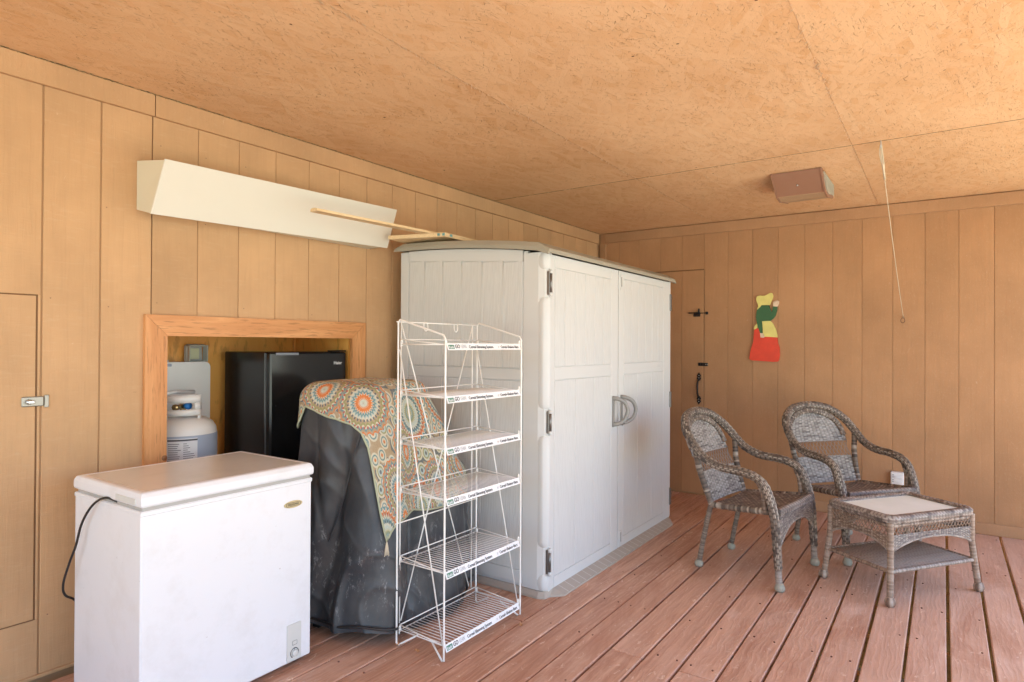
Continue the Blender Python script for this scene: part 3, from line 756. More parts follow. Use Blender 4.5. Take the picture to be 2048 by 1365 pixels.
# ivory upright appliance behind the tank
t = thing('folded_appliance', 'ivory plastic upright casing behind the propane tank in the recess', 'casing', (1.69, 3.36, .60), WANG)
def rrect(x0, x1, z0, z1, r, n=6):
    out = []
    for cx, cz, a0 in ((x1 - r, z1 - r, 0), (x0 + r, z1 - r, 1), (x0 + r, z0 + r, 2), (x1 - r, z0 + r, 3)):
        for q in range(n + 1):
            a = (a0 + q / n) * PI / 2; out.append((cx + r * math.cos(a), cz + r * math.sin(a)))
    return out
m = MB(); m.prism(rrect(-.28, .240, 0, .612, .03), 'y', 0, .075); m.build('casing_body', M['heater'], t)
m = MB(); m.prism(rrect(-.03, .195, .20, .572, .015), 'y', -.004, -.0005); m.build('casing_panel', M['heater'], t)
m = MB(); m.prism(rrect(-.25, -.045, .20, .572, .01), 'y', -.004, -.0005); m.build('casing_panel', M['heater'], t)
m = MB(); m.box((-.26, -.006, .590), (.03, -.001, .604), .002); m.box((-.2, .005, .613), (.02, .06, .625), .003); m.build('carry_handle', M['tankblue'], t)

# outlet with clear in-use cover on the recess back
t = thing('covered_outlet', 'outlet with a clear bubble cover on the back of the recess', 'outlet', (1.885, 3.435, 1.215), WANG)
m = MB(); m.box((-.045, 0, 0), (.045, .012, .085), .004); m.build('outlet_plate', M['gasket'], t)
m = MB(); m.box((-.025, -.004, .010), (.025, -.0005, .07), .003); m.build('socket', G('ivory_socket', .4).col((.60, .58, .36)).m, t)
m = MB()
for q in (rrect(-.052, .052, -.004, .088, .014),):
    m.tube([(a, -.02, b) for a, b in q], .005, 6, closed=True); m.tube([(a, -.002, b) for a, b in q], .006, 6, closed=True)
m.box((-.052, -.05, -.004), (-.047, -.0, .085), .002); m.box((.047, -.05, -.004), (.052, 0, .085), .002); m.box((-.052, -.05, .083), (.052, 0, .088), .002)
m.build('bubble_cover', M['glassclear'], t)

# ============================================================ CHEST FREEZER
fz = thing('chest_freezer', 'white chest freezer with a raised-edge lid by the left wall', 'freezer', (1.36, 2.43, 0))
hx, hy = .339, .253
m = MB(); m.box((-hx, -hy, .022), (hx, hy, .752), .006); bd = m.build('freezer_body', M['enamel'], fz)
m = MB(); m.box((-hx - .002, -hy - .003, .738), (hx + .002, hy + .002, .756), .004); m.build('top_rim', M['enamel'], fz)
m = MB(); m.box((-hx + .006, -hy + .002, .753), (hx - .006, hy - .01, .772), .003); m.build('lid_gasket', M['gasket'], fz)
# lid: bevelled slab
m = MB()
def ring(ix, iy, z): return [(-hx - .004 + ix, -hy - .008 + iy, z), (hx + .004 - ix, -hy - .008 + iy, z), (hx + .004 - ix, hy + .004 - iy, z), (-hx - .004 + ix, hy + .004 - iy, z)]
rs = [ring(.004, .004, .7685), ring(0, 0, .775), ring(0, 0, .800), ring(.006, .010, .815), ring(.016, .020, .8185), ring(.032, .036, .8165)]
vs = [p for r_ in rs for p in r_]; fs = [[3, 2, 1, 0]]
for i in range(5):
    for k in range(4): fs.append([i * 4 + k, i * 4 + (k + 1) % 4, (i + 1) * 4 + (k + 1) % 4, (i + 1) * 4 + k])
m.add(vs, fs); m.mi = [0] * len(fs); m.m = 1; m.add(rs[-1], [(0, 1, 2, 3)]); lid = m.build('freezer_lid', [M['enamel'], M['lidtop']], fz)
bv = lid.modifiers.new('bevel', 'BEVEL'); bv.width = .003; bv.segments = 2; bv.limit_method = 'ANGLE'; bv.angle_limit = math.radians(15)
m = MB(); m.box((-hx - .0065, -hy + .03, .776), (-hx - .003, -hy + .17, .796), .002); m.build('lid_grip', M['control'], lid)
m = MB(); m.tube([(.247 + .040 * math.cos(a), -hy - .0005, .663 + .0135 * math.sin(a)) for a in [0]] + [], .001, 3) if False else None
m = MB(); m.prism([(.247 + .043 * math.cos(a * PI / 12), .663 + .0145 * math.sin(a * PI / 12)) for a in range(24)], 'y', -hy - .003, -hy - .0002); bo = m.build('badge', M['gold'], fz)
m = MB(); m.tube([(a, -hy - .0034, b) for a, b in rrect(.214, .280, .656, .670, .004, 3)], .0008, 4, closed=True); m.build('badge_border', M['inkdk'], bo)
text_mesh('FRIGIDAIRE', .0105, 'lettering', M['inkdk'], bo, (.247, -hy - .0036, .6595), (PI / 2, 0, 0), .0001, align='CENTER')
m = MB(); m.prism(rrect(.222, .288, .030, .178, .004), 'y', -hy - .004, -hy - .0002); cp = m.build('control_panel', M['control'], fz)
m = MB(); m.tube([(.256 + .019 * math.cos(a), -hy - .0046, .060 + .019 * math.sin(a)) for a in [i * PI / 12 for i in range(-4, 17)]], .0014, 4)
m.tube([(a, -hy - .0046, b) for a, b in rrect(.246, .268, .092, .108, .002, 3)], .0007, 4, closed=True); m.box((.2555, -hy - .0055, .056), (.2575, -hy - .0042, .078)); m.build('panel_marks', M['inkdk'], cp)
m = MB(); m.lathe([(.013, -.001), (.013, .008), (.010, .010), (0.001, .010)], n=20); kb = m.build('thermostat_knob', M['control'], cp, (.256, -hy - .004, .060)); kb.rotation_euler = (PI / 2, 0, 0)
for sx_ in (-1, 1):
    for sy_ in (-1, 1):
        m = MB(); m.lathe([(.016, 0), (.018, .006), (.018, .024)], (sx_ * (hx - .05), sy_ * (hy - .05), 0), 12); m.build('foot', M['blackcord'], fz)
m = MB(); pth = smoothpath([(1.03, 2.36, .762), (1.014, 2.407, .777 - .004), (1.008, 2.464, .755), (1.0, 2.511, .718), (.996, 2.563, .656), (.99, 2.59, .579), (.985, 2.631, .508), (.98, 2.668, .426), (.995, 2.690, .375), (1.04, 2.705, .33), (1.10, 2.71, .2)], 6)
m.tube([p - Vector((1.36, 2.43, 0)) for p in pth], .0042, 8); m.build('power_cord', M['blackcord'], fz)

# ============================================================ CORNICE BOX AND LUMBER
t = thing('cornice_box', 'long cream-painted cornice box fixed high on the left wall', 'cornice', (0, 0, 0))
yw = lambda x: on_left(x) - .002
m = MB(); m.add([(1.335, yw(1.335), 1.897), (1.337, 2.787, 1.866), (1.352, 2.708, 2.086), (1.335, yw(1.335), 2.111), (1.347, yw(1.335), 1.897), (1.349, 2.787, 1.866), (1.364, 2.708, 2.086), (1.347, yw(1.335), 2.111)],
          [(0, 1, 2, 3), (7, 6, 5, 4), (0, 4, 5, 1), (1, 5, 6, 2), (2, 6, 7, 3), (3, 7, 4, 0)]); m.build('end_panel', M['creamdk'], t)
m = MB()
P8 = [(1.330, 2.775, 1.862), (2.706, 2.775, 1.894), (2.706, 2.785, 1.896), (1.330, 2.786, 1.864), (1.349, 2.697, 2.088), (2.708, 2.697, 2.118), (2.708, 2.707, 2.120), (1.349, 2.707, 2.090)]
m.add(P8, [(0, 3, 2, 1), (4, 5, 6, 7), (0, 1, 5, 4), (1, 2, 6, 5), (2, 3, 7, 6), (3, 0, 4, 7)]); fp = m.build('front_panel', M['cream'], t)
b_ = fp.modifiers.new('bevel', 'BEVEL'); b_.width = .0012; b_.segments = 1
m = MB(); m.add([(1.40, 2.786, 1.874), (2.68, 2.778, 1.900), (2.64, yw(2.64), 1.888), (1.40, yw(1.40), 1.900), (1.40, 2.786, 1.882), (2.68, 2.778, 1.908), (2.64, yw(2.64), 1.896), (1.40, yw(1.40), 1.908)],
          [(0, 3, 2, 1), (4, 5, 6, 7), (0, 1, 5, 4), (1, 2, 6, 5), (2, 3, 7, 6), (3, 0, 4, 7)]); m.build('bottom_panel', M['creamdk'], t)

t = thing('pine_moulding', 'narrow raw pine strip jutting left off the cabinet roof', 'lumber', (2.62, 2.47, 1.955), math.radians(-3.5))
m = MB(); m.prism([(-.024, 0), (.032, 0), (.032, .010), (.020, .017), (-.004, .017), (-.012, .012), (-.024, .012)], 'x', -.66, .78); m.build('strip', M['pine'], t)
t = thing('pine_board', 'short raw pine board with teal stamps lying on the cabinet roof', 'lumber', (0, 0, 0))
m = MB(); 
A8 = [(2.640, 2.700), (2.735, 2.345), (3.25, 2.36), (3.2, 2.74)]
m.add([(x, y, 1.931 - (0 if i < 2 else .003)) for i, (x, y) in enumerate(A8)] + [(x, y, 1.953) for x, y in A8], [(0, 3, 2, 1), (4, 5, 6, 7), (0, 1, 5, 4), (1, 2, 6, 5), (2, 3, 7, 6), (3, 0, 4, 7)]); m.build('board', M['pine'], t)
m = MB()
for q, f_ in enumerate((.90, .985)):
    x, y = A8[0][0] + (A8[1][0] - A8[0][0]) * f_, A8[0][1] + (A8[1][1] - A8[0][1]) * f_
    m.box((x - .0045, y - .008, 1.935), (x - .0025, y + .010, 1.949))
m.box((2.78, 2.3435, 1.935), (2.80, 2.3455, 1.949))
m.build('stamp', G('teal_ink', .7).col((.16, .36, .38)).m, t)

# ============================================================ RESIN STORAGE CABINET
cb = thing('storage_cabinet', 'tall greige resin storage cabinet with two doors', 'cabinet', (2.79, 1.70, 0))
CW, CDp = 1.785, 1.045       # x width, y depth (local origin at the near front corner)
def ztop(y): t_ = max(0, min(1, y / CDp)); return 1.800 + .150 * t_ - .072 * t_ * t_
m = MB()
m.box((.006, .12, .03), (.030, CDp - .01, 1.79)); m.box((.03, CDp - .03, .03), (CW - .02, CDp - .01, 1.83)); m.box((CW - .03, .03, .03), (CW - .008, CDp - .01, 1.79))
m.box((.03, .06, .03), (CW - .03, .09, 1.77))
for i in range(10):
    y0 = .12 + i * .0925; m.box((.006, y0, 1.79), (.03, y0 + .0925, ztop(y0) - .004))
m.build('carcass', M['resin_s'], cb)
m = MB(); r0 = .028
m.prism([(0, .143), (0, .05), (.012, .018), (.030, .004), (.055, .002), (.055, .045), (.03, .143)], 'z', .034, 1.800); m.build('corner_column', M['resin_s'], cb)
# bulged column sections between the hinges
for z0, z1 in ((.115 - .085, .115), (.245 + .012, .852 - .012), (.968 + .012, 1.565), (1.71, 1.80)):
    m = MB(); zz = [z0, z0 + .03, z1 - .03, z1]
    rings = []
    for z, k_ in zip(zz, (.0, 1, 1, .0)):
        e = .010 * k_
        rings.append([(.004 - e * .3, .055, z), (.008 - e, .018, z), (.026 - e * .3, .000 - e * .5, z), (.056, -.002 - e * .4, z), (.056, .02, z), (.03, .055, z)])
    vs = [p for r_ in rings for p in r_]; fs = [list(range(6))[::-1], list(range(18, 24))]
    for i in range(3):
        for k_ in range(6): fs.append([i * 6 + k_, i * 6 + (k_ + 1) % 6, (i + 1) * 6 + (k_ + 1) % 6, (i + 1) * 6 + k_])
    m.add(vs, fs, True); o = m.build('column_cap', M['resin_s'], cb)
    b_ = o.modifiers.new('bevel', 'BEVEL'); b_.width = .006; b_.segments = 2
# left side frame rails (plain) and planks (grained)
def sbox(y0, y1, z0, z1, name, mat, pr=0.0): m = MB(); m.box((-.001 - pr, y0 - 1.70, z0), (.006, y1 - 1.70, z1), .002); return m.build(name, mat, cb)
sbox(1.846, 2.674, .045, .115, 'side_rail', M['resin_s']); sbox(1.846, 2.674, 1.125, 1.185, 'side_rail', M['resin_s'])
m = MB(); n_ = 10
for i in range(n_):      # arched top rail
    ya, yb = .146 + i * .0828, .146 + (i + 1) * .0828
    za, zb2 = 1.757 + .058 * (i / n_) ** .9, 1.757 + .058 * ((i + 1) / n_) ** .9
    m.add([(-.001, ya, za), (-.001, yb, zb2), (-.001, yb, ztop(yb) - .002), (-.001, ya, ztop(ya) - .002), (.006, ya, za), (.006, yb, zb2), (.006, yb, ztop(yb) - .002), (.006, ya, ztop(ya) - .002)],
          [(0, 3, 2, 1), (4, 5, 6, 7), (0, 1, 5, 4), (3, 7, 6, 2)])
m.build('side_rail', M['resin_s'], cb)
sbox(2.678, 2.742, .034, 1.872, 'side_stile', M['resin_s'])
ys_ = [1.846, 1.976, 2.120, 2.265, 2.406, 2.546, 2.674]
for a, b in zip(ys_[:-1], ys_[1:]):
    t_ = ((a + b) / 2 - 1.846) / .828; sbox(a + .002, b - .002, 1.189, 1.755 + .058 * t_ ** .9, 'side_plank', M['resin'])
for a, b in ((1.846, 2.126), (2.126, 2.411), (2.411, 2.674)): sbox(a + .002, b - .002, .118, 1.121, 'side_plank', M['resin'])
# beads beside the grooves
m = MB()
for y in ys_[1:-1]: m.tube([(.001, y - 1.70, 1.19), (.001, y - 1.70, 1.77)], .0035, 6)
for y in (2.126, 2.411): m.tube([(.001, y - 1.70, .12), (.001, y - 1.70, 1.12)], .0035, 6)
m.build('groove_bead', M['resin_s'], cb)
# doors
def door(x0, x1, cols_u, cols_l, lab):
    d_ = thing('cabinet_door', None, None, (0, 0, 0)); d_.parent = cb; d_['label'] = lab
    def pb(a, b, z0, z1, name, mat, y=-.001): m = MB(); m.box((a - 2.79, y, z0), (b - 2.79, .012, z1), .002); m.build(name, mat, d_)
    m = MB(); m.box((x0 - 2.79, .004, .016), (x1 - 2.79, .045, 1.79), .004); m.build('door_core', M['resin_s'], d_)
    L, R = cols_u[0], cols_u[-1]
    pb(x0, L - .002, .016, 1.79, 'door_stile', M['resin_s']); pb(R + .002, x1, .016, 1.79, 'door_stile', M['resin_s'])
    tz = 1.722 if L < 3.5 else 1.738
    pb(L + .001, R - .001, tz + .002, 1.79, 'door_rail', M['resin_s']); pb(L + .001, R - .001, 1.128, 1.197, 'door_rail', M['resin_s']); pb(L + .001, R - .001, .016, .088, 'door_rail', M['resin_s'])
    for a, b in zip(cols_u[:-1], cols_u[1:]): pb(a + .0015, b - .0015, 1.2, tz, 'door_plank', M['resin'])
    for a, b in zip(cols_l[:-1], cols_l[1:]): pb(a + .0015, b - .0015, .091, 1.125, 'door_plank', M['resin'])
    return d_
dl = door(2.822, 3.661, [2.876, 2.983, 3.102, 3.221, 3.341, 3.457, 3.562], [2.876, 3.104, 3.337, 3.562], 'left cabinet door, the nearer one')
dr_ = door(3.672, 4.572, [3.747, 3.87, 3.991, 4.106, 4.225, 4.336, 4.443], [3.747, 3.973, 4.218, 4.443], 'right cabinet door, with a slide bolt at top and bottom')
m = MB(); m.box((3.661 - 2.79, .008, .02), (3.672 - 2.79, .04, 1.788)); m.build('door_gap', M['hinge'], cb)
m = MB(); m.box((4.574 - 2.79, .002, .03), (4.596 - 2.79, .10, 1.80), .004); m.build('corner_column', M['resin_s'], cb)
for z0, z1 in ((.12, .245), (.852, .968), (1.576, 1.70)):
    m = MB(); m.box((.020, -.006, z0), (.042, .010, z1), .002); m.tube([(.030, -.010, z0 + .006), (.030, -.010, z1 - .006)], .007, 10); hg = m.build('hinge', M['hinge'], cb)
    
    for zq_ in (z1 - .012, z0 - .008): m = MB(); m.tube([(.030, -.010, zq_), (.030, -.010, zq_ + .02)], .0095, 10); m.build('hinge_cap', M['resin_s'], hg)
    m = MB(); m.box((4.568 - 2.79, -.010, z0), (4.590 - 2.79, .006, z1), .002); m.build('hinge', M['hinge'], cb)
for zb_, s_ in ((1.70, 1), (.035, -1)):
    m = MB(); m.prism(rrect(3.685 - 2.79, 3.715 - 2.79, zb_ - (.03 if s_ > 0 else 0), zb_ + (.065 if s_ > 0 else .10), .006), 'y', -.006, -.0008); bo = m.build('slide_bolt', M['resin_s'], dr_)
    m = MB(); m.box((3.696 - 2.79, -.009, zb_ - .012 if s_ > 0 else zb_ + .03), (3.704 - 2.79, -.006, zb_ + .05 if s_ > 0 else zb_ + .09), .001); m.build('bolt_slot', M['handle'], bo)
for xb2, par in ((3.590, dl), (3.712, dr_)):
    x0 = xb2 - 2.79
    pp = smoothpath([(x0, -.002, .985), (x0 + .018, -.030, .980), (x0 + .050, -.060, .955), (x0 + .066, -.072, .905), (x0 + .050, -.060, .852), (x0 + .018, -.030, .825), (x0, -.002, .822)], 7)
    m = MB()
    for i in range(len(pp) - 1): pass
    m.tube(pp, .0125, 10); m.prism(rrect(x0 - .014, x0 + .016, .805, .998, .006), 'y', -.006, -.0008); m.build('door_handle', M['handle'], par)
m = MB(); m.tube(smoothpath([(3.645 - 2.79, -.03, .822), (3.66 - 2.79, -.035, .81), (3.675 - 2.79, -.03, .822), (3.66 - 2.79, -.025, .834)], 5, True), .003, 6, closed=True); m.box((3.63 - 2.79, -.04, .818), (3.662 - 2.79, -.024, .832), .003); m.build('hasp_ring', M['steel'], cb)
text_mesh('SUNCAST', .020, 'lettering', M['resin_s'], dr_, (4.36 - 2.79, -.0014, 1.155), (PI / 2, 0, 0), .0002, align='CENTER')
# lid: arched roof slab with overhang
m = MB(); N_ = 16
prof = []
for i in range(N_ + 1):
    y = -.032 + (CDp + .062) * i / N_; z = ztop(y) + .006
    tp = .038 if 0 < i < N_ else .016
    prof.append((y, z, z + tp))
prof[0] = (-.032, 1.788, 1.812); 
xsec = [(-.034, 0.6, -.010), (-.022, 1.0, 0), (CW + .02, 1.0, 0), (CW + .048, .5, -.008)]
vs = []; 
for x, k_, dz in xsec:
    for y, zb3, zt3 in prof: vs.append((x, y, zb3 + dz)); vs.append((x, y, zb3 + dz + (zt3 - zb3) * k_))
nn_ = 2 * (N_ + 1); fs = []
for s_ in range(3):
    for i in range(N_):
        a = s_ * nn_ + 2 * i; b = a + nn_
        fs.append((a, b, b + 2, a + 2)); fs.append((a + 1, a + 3, b + 3, b + 1))
    fs.append((s_ * nn_, s_ * nn_ + 1, (s_ + 1) * nn_ + 1, (s_ + 1) * nn_)); e = s_ * nn_ + 2 * N_; fs.append((e, e + nn_, e + nn_ + 1, e + 1))
for i in range(N_):
    a = 2 * i; fs.append((a, a + 2, a + 3, a + 1)); a = 3 * nn_ + 2 * i; fs.append((a, a + 1, a + 3, a + 2))
m.add(vs, fs); o = m.build('cabinet_lid', M['resin_lid'], cb); b_ = o.modifiers.new('bevel', 'BEVEL'); b_.width = .006; b_.segments = 2; b_.limit_method = 'ANGLE'; b_.angle_limit = .5
# platform with ramp skirt
m = MB()
foot = [(-.028, CDp), (-.028, .03), (-.010, -.005), (.03, -.012), (.085, -.068), (CW - .11, -.068), (CW - .005, -.012), (CW + .02, CDp)]
top_ = [(-.008, CDp), (-.008, .035), (.006, .012), (.035, .003), (.085, -.002), (CW - .09, -.002), (CW - .02, -.002), (CW, CDp)]
vs = [(x, y, .001) for x, y in foot] + [(x, y, .012) for x, y in foot] + [(x, y, .032) for x, y in top_]
fs = [list(range(16, 24))]
for l in (0, 8):
    for k_ in range(7): fs.append((l + k_, l + k_ + 1, l + 9 + k_, l + 8 + k_))
m.add(vs, fs); o = m.build('cabinet_base', M['resin_base'], cb)
for i in range(26):   # ribs on the ramp
    pass
rib = None
for i in range(24):
    if rib is None:
        m = MB(); m.add([(0, -.066, .0128), (.004, -.066, .0128), (.004, -.004, .0325), (0, -.004, .0325), (0, -.060, .0128), (.004, -.060, .0128)], [(0, 1, 2, 3), (0, 4, 5, 1)]); o = m.build('ramp_rib', M['resin_s'], cb, (.13, 0, 0)); rib = o.data
    else:
        o = bpy.data.objects.new('ramp_rib', rib); sc.collection.objects.link(o); o.parent = cb; o.location = (.13 + i * .066, 0, 0)

# ============================================================ WIRE DISPLAY RACK
rk = thing('wire_rack', 'white wire display rack with six shelves in front of the draped grill', 'rack', (2.263, 1.827, 0), math.radians(-.6))
RX, RY = .278, .1365
def arcz(pts, r): return pts
for s_ in (-1, 1):
    x = s_ * RX
    p = [(x - s_ * .03, -RY + .10, .062), (x - s_ * .003, -RY + .012, .006), (x, -RY, .012), (x, -RY, .06), (x, -RY, .7), (x, -RY, 1.335), (x, -RY + .010, 1.352), (x, 0, 1.387), (x, RY - .012, 1.422), (x, RY, 1.410), (x, RY, .7), (x, RY, .06), (x, RY, .012), (x - s_ * .003, RY - .012, .006), (x - s_ * .03, RY - .10, .062)]
    m = MB(); m.tube(p, .0042, 8); m.build('side_frame', M['wire'], rk)
    m = MB(); m.tube([(x - s_ * .006, RY - .004, 1.29), (x - s_ * .006, -RY + .012, .07)], .003, 6); m.build('side_brace', M['wire'], rk)
for zb5 in (1.412, .530):
    m = MB(); m.tube([(-RX - .008, RY + .002, zb5), (RX + .008, RY + .002, zb5)], .003, 6); m.build('crossbar', M['wire'], rk)
for x in (-RX + .02, RX - .035):
    m = MB(); m.tube([(x, RY + .003, 1.412), (x, RY + .003, .09)], .0032, 6); m.build('back_upright', M['wire'], rk)
m = MB(); m.tube([(-RX + .022, RY + .006, 1.410), (RX - .05, RY + .006, .10)], .003, 6); m.build('back_brace', M['wire'], rk)
m = MB(); m.tube([(RX - .037, RY + .0, 1.410), (-RX + .025, RY + .0, .10)], .003, 6); m.build('back_brace', M['wire'], rk)
for x in (-.105, .108):
    m = MB(); m.tube(smoothpath([(x - .012, RY, 1.412), (x - .013, RY - .002, 1.388), (x, RY - .002, 1.374), (x + .013, RY - .002, 1.388), (x + .012, RY, 1.412)], 5), .0024, 6); m.build('hook', M['wire'], rk)
ZS = [1.319, 1.098, .884, .674, .372, .072]
NW = 25; wire_me = rail_me = strip_me = None; shared = {}
def share(key, fn, name, mat, parent, loc=(0, 0, 0)):
    if key not in shared:
        o = fn().build(name, mat, parent, loc); shared[key] = o.data; return o
    o = bpy.data.objects.new(name, shared[key]); sc.collection.objects.link(o); o.parent = parent; o.location = loc; return o
def mk_rails():
    m = MB(); w_, d_ = RX - .012, RY - .008
    m.tube([(-w_, -d_, 0), (w_, -d_, 0), (w_, d_, 0), (-w_, d_, 0)], .0030, 6, closed=True)
    m.tube([(-w_, -d_, .0), (-w_, d_, .022)], .0026, 6); m.tube([(w_, -d_, 0.0), (w_, d_, .022)], .0026, 6); m.tube([(-w_, d_, .022), (w_, d_, .022)], .0028, 6)
    return m
def mk_wire(): m = MB(); m.tube([(0, -RY + .008, .002), (0, RY - .008, .002)], .0018, 5); return m
def mk_strip(): m = MB(); m.add([(-RX + .010, -RY - .0065, .002), (RX - .012, -RY - .0065, .002), (RX - .012, -RY + .004, .030), (-RX + .010, -RY + .004, .030), (-RX + .010, -RY - .0045, .001), (RX - .012, -RY - .0045, .001), (RX - .012, -RY + .006, .029), (-RX + .010, -RY + .006, .029)], [(0, 1, 2, 3), (4, 7, 6, 5), (0, 4, 5, 1), (3, 2, 6, 7), (0, 3, 7, 4), (1, 5, 6, 2)]); return m
def mk_clip():
    m = MB(); m.tube(smoothpath([(0, 0, -.012), (0, 0, .014), (.004, 0, .022), (.008, 0, .014), (.008, 0, -.004)], 4), .0028, 6); return m
tilt = math.atan2(.0105, .028)
for z in ZS:
    sh = thing('shelf', None, None, (0, 0, z - .030)); sh.parent = rk
    share('rails', mk_rails, 'shelf_rail', M['wire'], sh, (0, 0, .024))
    for i in range(NW): share('wire', mk_wire, 'shelf_wire', M['wire'], sh, (-RX + .024 + (2 * RX - .048) * i / (NW - 1), 0, .024))
    st = share('strip', mk_strip, 'price_strip', M['strip'], sh)
    for cx, cy in ((-RX + .005, -RY + .006), (RX - .013, -RY + .006), (-RX + .005, RY - .012), (RX - .013, RY - .012)): share('clip', mk_clip, 'shelf_clip', M['wire'], sh, (cx, cy, .022))
    # writing on the strip
    if 'txt' not in shared:
        rot = (PI / 2 - tilt, 0, 0)
        def T(body, size, x, mat, key, **kw):
            o = text_mesh(body, size, 'lettering', mat, sh, (x, -RY - .0052, .0093), rot, **kw); shared[key] = (o.data, o.location.copy(), o.scale.copy()); return o
        m = MB(); m.add([(-.262, -RY - .0056, .0062), (-.225, -RY - .0056, .0062), (-.225, -RY + .0009, .0236), (-.262, -RY + .0009, .0236)], [(0, 1, 2, 3)]); go = m.build('logo_block', M['green'], sh); shared['green'] = go.data
        T('Kashi', .0155, -.260, M['strip'], 't0', sx=.9, bold=.0002); T('GO', .024, -.221, M['ink'], 't1', sx=.85, bold=.0004, shear=.12); T('LEAN', .024, -.181, M['inkpale'], 't2', sx=.62)
        T('Cereal Slimming System', .0185, -.128, M['ink'], 't3', sx=.97, bold=.0002); T('///', .015, .082, M['inkpale'], 't4', sx=.8); T('Cereal~Shakes~Bars', .0180, .104, M['ink'], 't5', sx=.95, bold=.0002)
        shared['txt'] = rot
    else:
        share('green', None, 'logo_block', None, sh)
        for q in range(6):
            me_, l_, s_ = shared['t%d' % q]; o = bpy.data.objects.new('lettering', me_); sc.collection.objects.link(o); o.parent = sh; o.location = l_; o.scale = s_; o.rotation_euler = shared['txt']

# ============================================================ COVERED GRILL AND THROW
CT = (2.19, 2.38); CBc = (2.205, 2.335); ZT = 1.13
def outl(th, a, b, p=4.5, rot=math.radians(9)):
    c, s = abs(math.cos(th - rot)), abs(math.sin(th - rot))
    return 1 / ((c / a) ** p + (s / b) ** p) ** (1 / p)
def S(th, s, off=0.0):
    rt_ = outl(th, .275, .225); rb = outl(th, .385, .345); rho = .075
    dx, dy = math.cos(th), math.sin(th); zt = ZT + off; f1 = rt_ - rho; arc = (rho + off) * PI / 2
    if s < f1:
        k = s / f1; return Vector((CT[0] + dx * s, CT[1] + dy * s, zt - .012 * k * k))
    if s < f1 + arc:
        a = (s - f1) / (rho + off); q = f1 + (rho + off) * math.sin(a); return Vector((CT[0] + dx * q, CT[1] + dy * q, zt - .012 - (rho + off) * (1 - math.cos(a))))
    z0 = zt - .012 - (rho + off); t = min(1.0, (s - f1 - arc) / z0); ex = 1 - (1 - t) ** 1.3
    k = min(t * 3, 1)
    fo = k * (.014 * math.sin(6 * th + 1 + 2 * t) + .009 * math.sin(11 * th + 2 + 5 * t) + .012 * math.sin(4 * th + 5 * t))
    if off == 0: fo += k * (-.022 * max(0, math.sin(5 * th + 1.2 + 4 * t)) ** 8 - .012 * max(0, math.sin(13 * th - 6 * t)) ** 6 * max(0, math.sin(2 * th + 3 * t + 1)))
    fo += max(0, math.cos(th + .15)) ** 2 * (.20 * min(1, t * 2.6) - .10 * t)
    bx, by = CBc[0] - CT[0] + dx * rb, CBc[1] - CT[1] + dy * rb
    tx, ty = dx * rt_, dy * rt_
    return Vector((CT[0] + tx + (bx - tx) * ex + dx * (off + fo), CT[1] + ty + (by - ty) * ex + dy * (off + fo), z0 * (1 - t) + .002))
gr = thing('covered_grill', 'barbecue grill under a dusty black vinyl cover', 'grill', (2.2, 2.36, 0))
m = MB(); SM = 1.42
def cov(u, v):
    th = u * 2 * PI; s = v * 1.32
    p = S(th, s)
    wr = noise.noise(Vector((p.x * 6, p.y * 6, p.z * 5))) * .022 + noise.noise(Vector((p.x * 15 + p.z * 9, p.y * 15, p.z * 8))) * .006
    wp = Vector((p.x * 3.4 + p.z * .7, p.y * 3.4 - p.z * .9, p.z * .9)); rg = 1 - abs(noise.noise(wp)) * 2; rg2 = 1 - abs(noise.noise(Vector((p.x * 5 + p.z * 3, p.y * 5, p.z * 2.2 + 4)))) * 2
    wr = wr * .5 + .030 * max(0, rg) ** 4 - .020 + .010 * max(0, rg2) ** 7
    p += Vector((math.cos(th), math.sin(th), 0)) * wr * min(1, v * v * 4)
    return p - Vector((2.2, 2.36, 0))
m.grid(cov, 300, 130); o = m.build('cover_skirt', M['cover'], gr)
m = MB()
pt = [S(2 * PI * i / 140, 1.30) + Vector((0, 0, .006)) - Vector((2.2, 2.36, 0)) for i in range(140)]
m.tube(pt, .006, 6, closed=True); m.build('cover_hem', M['blackcord'], gr)
m = MB(); m.tube([S(math.radians(224 - 34 * i / 20), .44 + .5 * i / 20) + Vector((-.003, -.003, 0)) - Vector((2.2, 2.36, 0)) for i in range(21)], .0035, 6); m.build('cover_seam', M['cover'], gr)
m = MB(); m.box((-.30, .02, .0), (-.27, .06, .30)); m.box((.25, .0, 0), (.28, .05, .30)); m.build('grill_leg', M['iron'], gr)

thr = thing('patterned_throw', 'medallion-patterned throw draped over the black grill cover', 'blanket', (2.2, 2.36, 0))
BD = [(0, .62), (30, .38), (60, .34), (90, .34), (120, .38), (140, .46), (150, .50), (158, .46), (164, .385), (175, .385), (186, .395), (200, .415), (214, .455), (222, .50), (227, .57), (230, .70), (233, .85), (235.5, .95), (239, .90), (244, .855), (255, .82), (266, .80), (285, .81), (300, .825), (315, .83), (325, .84), (335, .80), (345, .72), (360, .62)]
def bnd(deg):
    deg %= 360
    for (a, p), (b, q) in zip(BD[:-1], BD[1:]):
        if a <= deg <= b: return p + (q - p) * (deg - a) / (b - a)
O_ = Vector((2.2, 2.36, 0))
def cl(u, v):
    th = u * 2 * PI; s = bnd(math.degrees(th)) * v + .0005
    p = S(th, s, .010 + .004 * v)
    wr = noise.noise(Vector((p.x * 6, p.y * 6, p.z * 5))) * .010
    return p + Vector((math.cos(th), math.sin(th), 0)) * (wr + .004) * v - O_
def cluv(u, v): th = u * 2 * PI; s = bnd(math.degrees(th)) * v; return (s * math.cos(th), s * math.sin(th))
m = MB(); m.grid(cl, 260, 60, uvf=cluv); o = m.build('cloth', M['suzani'], thr); solid(o, .004, 0)
